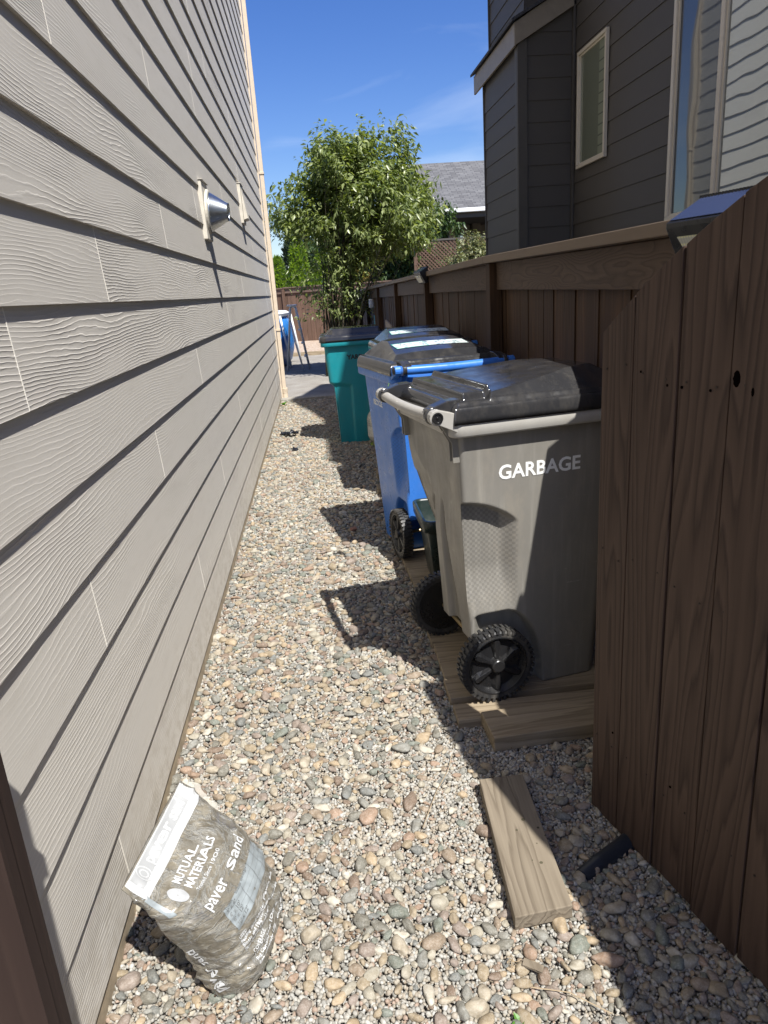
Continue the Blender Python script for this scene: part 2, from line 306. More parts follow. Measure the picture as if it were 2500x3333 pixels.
s = NT('clear_plastic_jar'); s.set(Base_Color=(0.75, 0.78, 0.80), Roughness=0.15, Alpha=0.45); M['jar'] = s.m
s = NT('recycling_label'); v = s.obj(); f = s.ramp(s.noise(s.mapping(v, (1, 1, 1)), 38, 4, 0.7), [(0.52, (0.60, 0.68, 0.66)), (0.60, (0.16, 0.22, 0.24))]); s.set(Base_Color=f, Roughness=0.25); M['label'] = s.m
M['label_green'] = flat('green_label_border', (0.05, 0.35, 0.26), 0.3)
s = NT('bagged_sand_under_film'); v = s.obj()
f1 = s.noise(v, 7, 7, 0.7, 0.5); f2 = s.noise(v, 30, 5, 0.7); f3 = s.noise(s.mapping(v, (1, 1, 2.2), rot=(0.4, 0.3, 0)), 11, 6, 0.65, 1.2)
c = s.ramp(f1, [(0.34, (0.085, 0.073, 0.050)), (0.50, (0.15, 0.131, 0.097)), (0.60, (0.235, 0.207, 0.155)), (0.72, (0.36, 0.32, 0.24))])
c = s.mix(s.ramp(f2, [(0.42, 0.0), (0.7, 0.5)]), c, (0.25, 0.24, 0.21))
cre = s.math('ABSOLUTE', s.math('SUBTRACT', f3, 0.5)); crease = s.ramp(cre, [(0.0, 1.0), (0.018, 0.35), (0.06, 0.0)])
c = s.mix(s.math('MULTIPLY', crease, 0.55), c, (0.62, 0.62, 0.58))
s.set(Base_Color=c, Roughness=0.45); s.b.inputs['Coat Weight'].default_value = 0.8; s.b.inputs['Coat Roughness'].default_value = 0.09
s.bump(s.math('ADD', s.math('MULTIPLY', crease, 0.7), s.noise(s.mapping(v, (4, 4, 14)), 5, 5, 0.6, 0.8)), 0.8, 0.006); M['bag'] = s.m
M['bag_print'] = flat('white_bag_print', (0.52, 0.525, 0.52), 0.32, var=0.14, nscale=30)
M['bag_grey'] = flat('pale_grey_bag_panel', (0.38, 0.385, 0.385), 0.35, var=0.10)
M['bag_panel'] = flat('blue_grey_bag_panel', (0.27, 0.30, 0.31), 0.35, var=0.3, nscale=25)
M['bag_ink'] = flat('grey_bag_ink', (0.17, 0.18, 0.18), 0.5, var=0.02)
M['leaf'] = leaf_mat('shrub_leaf', (0.085, 0.125, 0.034), (0.38, 0.43, 0.185), 0.40, 0.34)
M['leaf2'] = leaf_mat('tree_leaf', (0.040, 0.080, 0.022), (0.125, 0.185, 0.065), 0.3)
M['arb'] = leaf_mat('arborvitae_foliage', (0.12, 0.21, 0.03), (0.34, 0.46, 0.08), 0.45, 0.6)
M['conifer'] = leaf_mat('dark_conifer_foliage', (0.012, 0.032, 0.014), (0.035, 0.062, 0.030), 0.1, 0.7)
M['yellow_leaf'] = leaf_mat('yellowing_foliage', (0.14, 0.13, 0.02), (0.34, 0.22, 0.04), 0.3, 0.6)
M['pale_leaf'] = leaf_mat('variegated_leaf', (0.09, 0.12, 0.04), (0.34, 0.33, 0.17), 0.25, 0.5)
M['bark'] = flat('shrub_bark', (0.060, 0.052, 0.030), 0.85, var=0.4, nscale=25, bump=0.5)
M['green_stem'] = flat('green_stem', (0.10, 0.13, 0.03), 0.6, var=0.3)
M['twig'] = flat('dry_twig', (0.36, 0.28, 0.18), 0.8, var=0.2)
M['weed'] = leaf_mat('bright_weed_leaf', (0.08, 0.22, 0.03), (0.14, 0.32, 0.05), 0.35, 0.45)
M['litter'] = flat('dry_leaf_crumbs', (0.12, 0.075, 0.045), 0.9, var=0.4, nscale=60)
M['scrap'] = flat('black_plastic_scrap', (0.014, 0.015, 0.020), 0.28, var=0.2)
M['card'] = wood('pale_offcut', (0.22, 0.18, 0.14), (0.40, 0.34, 0.28), 'X', K=6)

# ------------------------------------------------------------------ mesh helpers
PM = {}
def link(name, me, mat=None, parent=None, smooth=False, bevel=0.0, world=False):
    o = bpy.data.objects.new(name, me); C.objects.link(o)
    if mat is not None: me.materials.append(M[mat] if isinstance(mat, str) else mat)
    if smooth and len(me.polygons): me.polygons.foreach_set('use_smooth', np.ones(len(me.polygons), dtype=bool))
    if parent is not None:
        o.parent = parent
        if world: me.transform(PM[parent.name].inverted())
        PM[o.name] = PM[parent.name]
    else: PM[o.name] = Matrix.Identity(4)
    if bevel:
        b = o.modifiers.new('bevel', 'BEVEL'); b.width = bevel; b.segments = 2; b.limit_method = 'ANGLE'
    me.update()
    return o
def tag(o, label=None, cat=None, group=None, kind=None):
    if label: o['label'] = label
    if cat: o['category'] = cat
    if group: o['group'] = group
    if kind: o['kind'] = kind
    return o
def thing(name, label, cat, loc=(0, 0, 0), rz=0.0, group=None):
    o = bpy.data.objects.new(name, None); C.objects.link(o); o.location = loc; o.rotation_euler = (0, 0, rz); o.empty_display_size = 0.1
    PM[o.name] = Matrix.Translation(loc) @ Matrix.Rotation(rz, 4, 'Z')
    return tag(o, label, cat, group)
def copy_tree(o, parent=None):
    c = o.copy(); C.objects.link(c)
    if parent: c.parent = parent
    for ch in list(o.children): copy_tree(ch, c)
    return c
class MB:
    def __init__(s): s.v = []; s.f = []
    def add(s, vs, fs, T=None):
        k = len(s.v)
        for p in vs:
            p = Vector(p); s.v.append(T @ p if T is not None else p)
        s.f += [tuple(i+k for i in f) for f in fs]
        return s
    def box(s, x0, x1, y0, y1, z0, z1, T=None):
        return s.add([(x0, y0, z0), (x1, y0, z0), (x1, y1, z0), (x0, y1, z0), (x0, y0, z1), (x1, y0, z1), (x1, y1, z1), (x0, y1, z1)],
                     [(0, 3, 2, 1), (4, 5, 6, 7), (0, 1, 5, 4), (1, 2, 6, 5), (2, 3, 7, 6), (3, 0, 4, 7)], T)
    def prism(s, poly, a, b, axis='Y', T=None):
        """polygon (2-D) swept along axis from a to b"""
        n = len(poly); f = {'Y': lambda p, t: (p[0], t, p[1]), 'X': lambda p, t: (t, p[0], p[1]), 'Z': lambda p, t: (p[0], p[1], t)}[axis]
        vs = [f(p, a) for p in poly]+[f(p, b) for p in poly]
        fs = [tuple(range(n)), tuple(range(2*n-1, n-1, -1))]+[(i, i+n, (i+1) % n+n, (i+1) % n) for i in range(n)]
        return s.add(vs, fs, T)
    def tube(s, pts, r, n=10, T=None, caps=True):
        pts = [Vector(p) for p in pts]; rs = r if hasattr(r, '__len__') else [r]*len(pts)
        vs = []; fs = []; ref = None
        for i, p in enumerate(pts):
            d = (pts[min(i+1, len(pts)-1)]-pts[max(i-1, 0)]).normalized()
            if ref is None: ref = d.orthogonal().normalized()
            ref = (ref-d*ref.dot(d)).normalized(); b = d.cross(ref)
            for k in range(n):
                a = 2*math.pi*k/n; vs.append(p+(ref*math.cos(a)+b*math.sin(a))*rs[i])
        for i in range(len(pts)-1):
            for k in range(n): fs.append((i*n+k, i*n+(k+1) % n, (i+1)*n+(k+1) % n, (i+1)*n+k))
        if caps: fs.append(tuple(range(n-1, -1, -1))); fs.append(tuple(range((len(pts)-1)*n, len(pts)*n)))
        return s.add(vs, fs, T)
    def lathe(s, prof, n=32, axis='Z', T=None, closed=False):
        vs = []; fs = []
        for r, z in prof:
            for k in range(n):
                a = 2*math.pi*k/n; c, d = r*math.cos(a), r*math.sin(a)
                vs.append({'Z': (c, d, z), 'Y': (c, z, d), 'X': (z, c, d)}[axis])
        m = len(prof)
        for i in range(m if closed else m-1):
            for k in range(n): fs.append((i*n+k, i*n+(k+1) % n, ((i+1) % m)*n+(k+1) % n, ((i+1) % m)*n+k))
        if not closed: fs.append(tuple(range(n-1, -1, -1))); fs.append(tuple(range((m-1)*n, m*n)))
        return s.add(vs, fs, T)
    def build(s, name, mat, parent=None, **k):
        me = bpy.data.meshes.new(name); me.from_pydata([tuple(p) for p in s.v], [], s.f); me.validate()
        return link(name, me, mat, parent, **k)
def grid_mesh(P, close_u=False, cap=()):
    """P: (rows, cols, 3) array -> mesh"""
    n, m = P.shape[:2]; idx = np.arange(n*m).reshape(n, m); mm = m if close_u else m-1
    a = idx[:-1, :mm]; b = np.roll(idx, -1, 1)[:-1, :mm]; c = np.roll(idx, -1, 1)[1:, :mm]; d = idx[1:, :mm]
    q = np.stack([a, b, c, d], -1).reshape(-1, 4)
    return P.reshape(-1, 3), q
def np_mesh(name, V, Q, extra=()):
    """V (n,3), Q (k,3|4) fast builder; extra: ngon index lists"""
    me = bpy.data.meshes.new(name); V = np.asarray(V, dtype=np.float32); k = Q.shape[1]
    ex = [np.asarray(e) for e in extra]
    loops = np.concatenate([Q.reshape(-1)]+ex).astype(np.int32)
    starts = list(np.arange(len(Q))*k); tot = [k]*len(Q); p = len(Q)*k
    for e in ex: starts.append(p); tot.append(len(e)); p += len(e)
    me.vertices.add(len(V)); me.vertices.foreach_set('co', V.reshape(-1))
    me.loops.add(len(loops)); me.loops.foreach_set('vertex_index', loops)
    me.polygons.add(len(starts)); me.polygons.foreach_set('loop_start', np.array(starts, dtype=np.int32)); me.polygons.foreach_set('loop_total', np.array(tot, dtype=np.int32))
    me.update(calc_edges=True); me.validate(); return me
def sstep(a, b, x):
    t = np.clip((x-a)/(b-a), 0, 1); return t*t*(3-2*t)
def text_mesh(txt, size, bold=0.0, extrude=0.0006, align='LEFT', spacing=1.0, sx=1.0, res=3):
    cu = bpy.data.curves.new('t', 'FONT'); cu.body = txt; cu.size = size; cu.offset = bold; cu.extrude = extrude; cu.align_x = align; cu.space_character = spacing; cu.resolution_u = res
    o = bpy.data.objects.new('t', cu); C.objects.link(o); dg = bpy.context.evaluated_depsgraph_get(); dg.update()
    me = bpy.data.meshes.new_from_object(o.evaluated_get(dg)); bpy.data.objects.remove(o); bpy.data.curves.remove(cu)
    me.materials.clear()
    if sx != 1.0: me.transform(Matrix.Diagonal((sx, 1, 1, 1)))
    return me

# ------------------------------------------------------------------ ground
def slab(name, x0, x1, y0, y1, z, mat, **k):
    me = bpy.data.meshes.new(name); me.from_pydata([(x0, y0, z), (x1, y0, z), (x1, y1, z), (x0, y1, z)], [], [(0, 1, 2, 3)])
    return tag(link(name, me, mat), kind='structure')
slab('ground', -400, 400, -60, 800, -0.06, 'soil')
slab('gravel_bed', -0.60, 1.20, -0.6, 10.35, -0.012, 'gravel_base')
slab('patio', -6, 1.20, 10.62, 18.2, 0.0, 'patio')
slab('planting_bed', -6, 4.0, 18.2, 25.5, 0.004, 'pebble_mulch')

# ------------------------------------------------------------------ left house
WX = -0.573; YE = 10.55; EXP = 0.1995
house = thing('tan_house', 'tan lap-sided house wall in full sun along the gravel path', 'house', (-0.6, 5.0, 0))
ref = 1.466
joints = {0: [1.42+1.85], 1: [], }
zb = [ref+EXP*k for k in range(-7, 26)]
def wallpt(zoomx, k): return None
jn = {-1: [1.46, 5.1], 0: [2.17, 6.4], 1: [3.19, 6.9], 2: [4.2, 8.1], 3: [2.05, 5.6], 4: [3.3, 7.6], -2: [3.6, 7.4], -3: [2.5, 6.2], -4: [1.62, 5.1], -5: [3.9, 7.9], -6: [2.9, 6.6]}
mb = MB(); ck = MB(); y_start = -1.5
for i, z in enumerate(zb):
    k = i-7; js = sorted(jn.get(k, [random.uniform(0.5, 3.5)+1.2*j*2.4 for j in range(3)]))
    ys = [y_start]+js+[YE]
    for a, b in zip(ys[:-1], ys[1:]):
        if b <= a+0.02: continue
        # tapered board: butt 10 mm proud at the bottom edge
        poly = [(WX-0.012, z), (WX+0.0025, z), (WX-0.0095, z+EXP+0.03), (WX-0.014, z+EXP+0.03)]
        mb.prism(poly, a+0.0006, b-0.0006, 'Y')
    for j in js:
        ck.prism([(WX-0.004, z+0.001), (WX+0.0032, z+0.001), (WX-0.0072, z+EXP-0.002), (WX-0.010, z+EXP-0.002)], j-0.0020, j+0.0020, 'Y')
mb.box(WX-0.35, WX-0.0145, y_start, YE, 0.06, 6.8)
nf0 = len(mb.f); mb.add(ck.v, ck.f); wall = mb.build('wall', 'siding', house, world=True); wall.data.materials.append(M['caulk'])
for f_ in wall.data.polygons[nf0:]: f_.material_index = 1
MB().box(WX-0.06, WX-0.004, y_start, YE+0.05, -0.05, 0.052).build('foundation', 'footing', house, world=True, bevel=0.004)
tb = MB().box(WX-0.10, WX+0.016, YE+0.001, YE+0.10, 0.03, 6.8).box(WX-0.14, WX-0.10, YE+0.001, YE+0.10, 0.03, 6.8)
tb.build('corner_trim', 'cream', house, world=True, bevel=0.002)
MB().box(-6.5, WX-0.02, YE+0.10, YE+0.30, 0.03, 6.8).build('rear_wall', 'cream', house, world=True)
# eaves high above the frame
rf = MB().box(-6.5, WX+0.30, y_start, YE+0.5, 6.81, 6.95); rf.build('roof', 'shingle', house, world=True)
ds = MB().box(WX+0.022, WX+0.075, YE+0.025, YE+0.085, 0.17, 6.8)
dso = ds.build('downspout', 'cream', house, world=True, bevel=0.006)
for z in (0.98, 3.02, 5.1): MB().box(WX+0.018, WX+0.080, YE+0.016, YE+0.092, z, z+0.028).build('strap', 'cream', dso, world=True, bevel=0.002)
bt_ = MB()
for i in range(4): bt_.lathe([(0.040, 0), (0.046, 0.004), (0.046, 0.012), (0.040, 0.016)], 16, T=Matrix.Translation((WX+0.05, YE+0.055, 0.10+i*0.018)))
bt_.tube([(WX+0.05, YE+0.055, -0.02), (WX+0.05, YE+0.055, 0.11)], 0.042, 16)
bt_.build('drain_adapter', 'cream', dso, world=True)

# vent with metal cone
vt = thing('dryer_vent', 'round shiny metal vent cone on a cream plate on the tan siding', 'vent', (WX, 4.52, 1.93))
MB().box(WX-0.01, WX+0.017, 4.40, 4.64, 1.785, 2.095).build('mounting_plate', 'vent_trim', vt, world=True, bevel=0.004)
MB().box(WX-0.012, WX+0.026, 4.395, 4.645, 2.096, 2.100).build('flashing', 'siding', vt, world=True)
Tv = Matrix.Translation((WX+0.017, 4.54, 1.940)) @ Matrix.Rotation(R(3), 4, 'Y')
MB().lathe([(0.070, 0), (0.122, 0.0), (0.122, 0.010), (0.114, 0.015), (0.070, 0.015)], 40, 'X', Tv, closed=True).build('collar', 'vent_trim', vt, world=True, smooth=False)
MB().lathe([(0.100, 0.012), (0.106, 0.015), (0.104, 0.022), (0.050, 0.112), (0.049, 0.122), (0.045, 0.122), (0.046, 0.112), (0.096, 0.02)], 48, 'X', Tv, closed=True).build('cone', 'steel', vt, world=True, smooth=True)
for r in range(2):
    for j in range(-1, 2):
        T = Tv @ Matrix.Rotation(math.radians(-118+j*13), 4, 'X'); x = 0.072+r*0.016; rad = 0.104-(x-0.022)*0.6
        MB().box(x-0.005, x+0.005, -0.006, 0.006, rad-0.003, rad+0.0012, T).build('slot', 'interior', vt, world=True)
MB().lathe([(0.0, 0.030), (0.044, 0.110), (0.044, 0.112), (0.0, 0.034)], 24, 'X', Tv).build('damper', 'interior', vt, world=True)
v2 = thing('vent_cover', 'plain cream vent block on the siding behind the metal cone', 'vent', (WX, 7.15, 2.26))
MB().box(WX-0.01, WX+0.022, 7.02, 7.28, 2.10, 2.43).build('mounting_plate', 'vent_trim', v2, world=True, bevel=0.004)
MB().prism([(WX+0.023, 2.13), (WX+0.060, 2.14), (WX+0.023, 2.40)], 7.05, 7.25, 'Y').build('cover', 'vent_trim', v2, world=True, bevel=0.003)
MB().box(WX-0.012, WX+0.030, 7.015, 7.285, 2.431, 2.436).build('flashing', 'siding', v2, world=True)

# ------------------------------------------------------------------ left gate jamb, close to the lens
jb = thing('gate_jamb', 'brown stained gate jamb against the tan siding, blurred at the left edge', 'gate post', (-0.46, 0.66, 0))
MB().prism([(-0.572, 0.0), (-0.372, 0.0), (-0.372, 1.345), (-0.40, 1.40), (-0.47, 1.475), (-0.572, 1.53)], 0.640, 0.662, 'Y').build('board', 'jamb_wood', jb, world=True)
MB().box(-0.46, -0.378, 0.662, 0.70, 0.0, 1.33).build('post', 'jamb_wood', jb, world=True, bevel=0.003)
MB().box(-0.44, -0.39, 0.70, 0.708, 1.02, 1.15).box(-0.40, -0.39, 0.708, 0.742, 1.10, 1.125).box(-0.402, -0.388, 0.735, 0.742, 1.10, 1.15).box(-0.42, -0.40, 0.708, 0.728, 1.045, 1.058).build('latch', 'black_plastic', jb, world=True, bevel=0.002)

# ------------------------------------------------------------------ the open gate on the right
gate = thing('wooden_gate', 'brown arched gate of vertical boards standing open at the right', 'gate', (0.66, 1.651, 0))
gd = Vector((0.24, -1.0, 0)).normalized(); gn = Vector((gd.y, -gd.x, 0))         # gn points to the path side (-X)
if gn.x > 0: gn = -gn
def gtop(d): return 1.318+0.355*(1-(1-min(d, 0.80)/0.80)**1.75) if d < 0.80 else 1.673-0.355*(max(0, (min(d, 1.6)-0.80)/0.80))**1.75
bnds = [0.0, 0.117, 0.257, 0.397, 0.537, 0.677, 0.817, 0.957, 1.097, 1.237, 1.377, 1.517]
G0 = Vector((0.66, 1.651, 0))
for i, (a, b) in enumerate(zip(bnds[:-1], bnds[1:])):
    g_ = 0.0018 if i % 2 else 0.003; n = 8; th = 0.016; off = (0.0, 0.0015, -0.001, 0.002)[i % 4]
    bm = MB(); vs = []; ds_ = [a+g_+(b-a-2*g_)*j/n for j in range(n+1)]
    for side in (off, off-th):
        for d in ds_: p = G0+gd*d+gn*side; vs.append((p.x, p.y, 0.012+0.004*(i % 3)))
        for d in reversed(ds_): p = G0+gd*d+gn*side; vs.append((p.x, p.y, gtop(d)))
    m2 = 2*(n+1); fs = [tuple(range(m2)), tuple(range(2*m2-1, m2-1, -1))]+[(j, j+m2, (j+1) % m2+m2, (j+1) % m2) for j in range(m2)]
    bm.add(vs, fs)
    o = bm.build('board', 'gate_wood', gate, world=True, bevel=0.0016)
    o.data.materials.append(M['cut_wood'])
    edge = MB()
    for j in range(n):
        ps = []
        for d, sd_ in ((ds_[j], off-0.002), (ds_[j+1], off-0.002), (ds_[j+1], off-th+0.002), (ds_[j], off-th+0.002)):
            p = G0+gd*d+gn*sd_; ps.append((p.x, p.y, gtop(d)+0.0007))
        edge.add(ps, [(0, 1, 2, 3)])
    edge = MB().add([edge.v[0], edge.v[1], edge.v[2], edge.v[3]], [(0, 1, 2, 3)])
    edge.build('sawn_edge', 'cut_wood', o, world=True)
fr = MB(); Tg = Matrix(((gd.x, gn.x, 0, G0.x), (gd.y, gn.y, 0, G0.y), (0, 0, 1, 0), (0, 0, 0, 1)))
for z in (0.22, 0.75, 1.20): fr.box(0.01, 1.5, -0.056, -0.018, z, z+0.088, Tg)
fr.build('frame_rail', 'gate_wood', gate, world=True)
kh = MB()
def disc(mbx, d, z, rx, rz_, T=Tg, off=0.0022):
    n = 18; pts = [(d+rx*math.cos(2*math.pi*k/n)*(1+0.12*math.sin(3*k)), off, z+rz_*math.sin(2*math.pi*k/n)) for k in range(n)]
    pts2 = [(p[0], off-0.0015, p[2]) for p in pts]
    mbx.add(pts+pts2, [tuple(range(n)), tuple(range(2*n-1, n-1, -1))]+[(i, i+n, (i+1) % n+n, (i+1) % n) for i in range(n)], T)
for kk in ((0.413, 1.252, 0.0085, 0.0155), (0.452, 1.232, 0.0035, 0.008), (0.145, 1.243, 0.0028, 0.0028), (0.230, 1.222, 0.003, 0.003), (0.272, 1.222, 0.003, 0.003), (0.350, 1.224, 0.0028, 0.0028), (0.09, 0.30, 0.0028, 0.0028), (0.31, 0.29, 0.0028, 0.0028)):
    kh = MB(); disc(kh, *kk); kh.build('knot_hole', 'hole', gate, world=True)

for (a, b) in list(zip(bnds[:-1], bnds[1:]))[:6]:
    for zz in (0.262, 0.795, 1.243):
        for f_ in (0.22, 0.78):
            d_ = a+(b-a)*f_+random.uniform(-0.006, 0.006); nl = MB(); disc(nl, d_, zz+random.uniform(-0.012, 0.012), 0.0023, 0.0023, off=0.0026); nl.build('nail', 'nail', gate, world=True)
# ------------------------------------------------------------------ right fence
FX = 1.055
def ftop(y): return 1.578+(0.012 if y > 3.9 else -0.010+0.0055*y)-0.0*y-max(0, y-5.0)*0.0115
fence = thing('board_fence', 'brown board fence with cap and top rail behind the bins', 'fence', (FX, 8, 0))
posts = [1.72, 4.12, 6.52, 8.95, 11.4, 13.85, 16.3, 18.75, 21.2, 23.4]
bmb = MB(); y = -0.3; y_end = 23.6
while y < y_end:
    w = 0.135+random.uniform(-0.012, 0.008); zt = ftop(y)-0.06
    o_ = random.uniform(-0.004, 0.004)
    bmb.box(FX+o_, FX+0.016+o_, y+0.0015, y+w-0.0015, 0.02, zt); y += w
bmb.build('boards', 'fence_wood', fence, world=True)
for a, b in zip([-0.3]+posts, posts+[y_end]):
    for zt in (1, ):
        z1 = ftop((a+b)/2)-0.046
        MB().add([(FX-0.036, a+0.05, ftop(a+0.05)-0.185), (FX-0.002, a+0.05, ftop(a+0.05)-0.185), (FX-0.002, b-0.05, ftop(b-0.05)-0.185), (FX-0.036, b-0.05, ftop(b-0.05)-0.185),
                  (FX-0.036, a+0.05, ftop(a+0.05)-0.044), (FX-0.002, a+0.05, ftop(a+0.05)-0.044), (FX-0.002, b-0.05, ftop(b-0.05)-0.044), (FX-0.036, b-0.05, ftop(b-0.05)-0.044)],
                 [(0, 3, 2, 1), (4, 5, 6, 7), (0, 1, 5, 4), (1, 2, 6, 5), (2, 3, 7, 6), (3, 0, 4, 7)]).build('top_rail', 'rail_wood', fence, world=True, bevel=0.003)
    MB().box(FX-0.036, FX-0.002, a+0.05, b-0.05, 0.16, 0.25).build('bottom_rail', 'rail_wood', fence, world=True)
for p in posts: MB().box(FX-0.075, FX-0.006, p-0.045, p+0.045, -0.05, ftop(p)-0.043).build('post', 'fence_wood', fence, world=True, bevel=0.003)
for a, b in ((-0.3, 1.56), (1.835, 4.12), (4.12, 8.95), (8.95, 13.85), (13.85, 18.75), (18.75, y_end)):
    za, zb_ = ftop(a+0.01), ftop(b-0.01)
    MB().add([(FX-0.100, a+0.001, za-0.042), (FX+0.055, a+0.001, za-0.042), (FX+0.055, b-0.001, zb_-0.042), (FX-0.100, b-0.001, zb_-0.042),
              (FX-0.100, a+0.001, za-0.004), (FX+0.055, a+0.001, za), (FX+0.055, b-0.001, zb_), (FX-0.100, b-0.001, zb_-0.004)],
             [(0, 3, 2, 1), (4, 5, 6, 7), (0, 1, 5, 4), (1, 2, 6, 5), (2, 3, 7, 6), (3, 0, 4, 7)]).build('cap', 'cap_wood', fence, world=True, bevel=0.003)

# back fence
bf = thing('back_fence', 'brown board fence closing the yard behind the pool and shrub', 'fence', (0, 24, 0))
b0 = Vector((-3.2, 24.9, 0)); b1 = Vector((7.5, 21.8, 0)); bd = (b1-b0).normalized(); blen = (b1-b0).length
Tb = Matrix(((bd.x, -bd.y, 0, b0.x), (bd.y, bd.x, 0, b0.y), (0, 0, 1, 0), (0, 0, 0, 1)))
bb = MB(); d = 0
while d < blen:
    w = 0.14+random.uniform(-0.01, 0.01); bb.box(d+0.003, d+w-0.003, random.uniform(-0.004, 0.004), 0.018, 0.0, 1.62, Tb); d += w
bb.build('boards', 'back_wood', bf, world=True)
d = 0; k = 0
while d < blen:
    e = min(d+2.4, blen); zz = 1.70+0.012*(k % 2)
    MB().box(d+0.01, e-0.01, -0.045, -0.006, zz-0.19, zz-0.04, Tb).build('top_rail', 'cap_x', bf, world=True)
    MB().box(d, e-0.004, -0.09, 0.06, zz-0.038, zz, Tb).build('cap', 'cap_x', bf, world=True)
    MB().box(d-0.045, d+0.045, -0.08, -0.047, 0, zz-0.04, Tb).build('post', 'back_wood', bf, world=True)
    d = e; k += 1

# ------------------------------------------------------------------ dark house on the right
HX = 2.47; DE = 0.1751
dh = thing('dark_house', 'dark grey-brown lap-sided house rising above the right fence', 'house', (HX+1, 8, 0))
def lap(mbx, fx, n_out, y0, y1, zs, e=DE, axis='Y'):
    for z in zs:
        poly = [(fx+0.010, z), (fx, z), (fx+0.009, z+e+0.02), (fx+0.013, z+e+0.02)]; mbx.prism(poly, y0, y1, axis)
zs = [0.504+DE*k for k in range(-2, 30)]
ww = MB(); by0 = 6.97; by1 = 8.27; BX = 1.972
lap(ww, HX, -1, -1.2, by0+0.02, zs)
ww.box(HX+0.014, HX+6, -1.2, by1-0.2, 0.0, 6.6)
ww.build('wall', 'siding_dark', dh, world=True)
bw = MB(); lap(bw, BX, -1, by0+0.05, by1, [z for z in zs if z < 3.3]); bw.box(BX+0.014, HX, by0+0.014, by1-0.01, 0.0, 3.55)
bwo = bw.build('bay_side_wall', 'siding_dark', dh, world=True)
bw2 = MB(); lap(bw2, by0, -1, BX+0.076, HX-0.020, [z for z in zs if z < 3.45], axis='X'); bw2.v = [Vector((p.x, p.y, p.z)) for p in bw2.v]
bw2 = MB()
for z in zs:
    if z > 3.5: break
    bw2.prism([(by0+0.010, z), (by0, z), (by0+0.009, z+DE+0.02), (by0+0.013, z+DE+0.02)], BX+0.076, HX-0.020, 'X')
bw2.build('bay_front_wall', 'siding_dark', dh, world=True)
MB().box(BX-0.011, BX+0.075, by0-0.013, by0+0.008, 0, 3.45).box(BX-0.013, BX+0.007, by0+0.009, by0+0.075, 0, 3.4).build('bay_corner_trim', 'trim_dark', dh, world=True, bevel=0.002)
MB().box(HX-0.020, HX-0.001, by0-0.045, by0-0.001, 0, 3.7).build('inside_corner_trim', 'trim_dark', dh, world=True, bevel=0.002)
MB().box(BX-0.011, BX+0.10, by1-0.002, by1+0.018, 0, 3.5).build('bay_rear_trim', 'trim_dark', dh, world=True)
ex = BX-0.045; ey = by0-0.045; f0, f1, r0, r1 = 3.375, 3.560, 3.665, 3.850
rfm = MB()
rfm.add([(ex-0.03, ey-0.03, f1-0.012), (ex-0.03, by1+0.3, f1-0.012), (HX+0.03, by1+0.3, r1+0.004), (HX+0.03, ey-0.03, r1+0.004),
         (ex-0.03, ey-0.03, f1+0.012), (ex-0.03, by1+0.3, f1+0.012), (HX+0.03, by1+0.3, r1+0.03), (HX+0.03, ey-0.03, r1+0.03)],
        [(0, 1, 2, 3), (7, 6, 5, 4), (0, 4, 5, 1), (1, 5, 6, 2), (2, 6, 7, 3), (3, 7, 4, 0)])
rfm.build('bay_roof', 'shingle', dh, world=True)
MB().box(ex, ex+0.02, ey+0.021, by1+0.27, f0, f1-0.013).build('bay_fascia', 'fascia', dh, world=True, bevel=0.002)
MB().prism([(ex, f0), (ex, f1-0.013), (HX-0.002, r1-0.005), (HX-0.002, r0)], ey, ey+0.02, 'Y').build('bay_rake_fascia', 'fascia', dh, world=True, bevel=0.002)
MB().add([(ex+0.021, ey+0.021, f0+0.03), (ex+0.021, by1+0.2, f0+0.03), (HX-0.002, by1+0.2, r0+0.02), (HX-0.002, ey+0.021, r0+0.02)], [(0, 1, 2, 3)]).build('bay_soffit', 'trim_dark', dh, world=True)
UX = 2.12
up = MB()
for k in range(18): z = 3.5+DE*k; up.prism([(UX+0.010, z), (UX, z), (UX+0.009, z+DE+0.02), (UX+0.013, z+DE+0.02)], by0+0.35, UX*4.05-0.02, 'Y')
up.box(UX+0.014, HX+0.02, by0+0.35, UX*4.05-0.03, 3.5, 6.6)
up.build('upper_wall', 'siding_dark', dh, world=True)
MB().box(UX-0.015, UX+0.06, UX*4.05-0.02, UX*4.05, 3.5, 6.6).build('upper_corner_trim', 'trim_dark', dh, world=True)
gb = MB(); gp = [(2.6, 5.3), (8.4, 5.3), (8.4, 6.4), (7.2, 7.1), (5.66, 8.0), (5.18, 6.95), (4.75, 6.45), (2.6, 6.35)]  # unseen gable, its outline shaped to cast the shade on the far path
gb.prism(gp, 1.86, 7.5, 'X'); gb.build('shadow_casting_gable', 'shingle', dh, world=True)
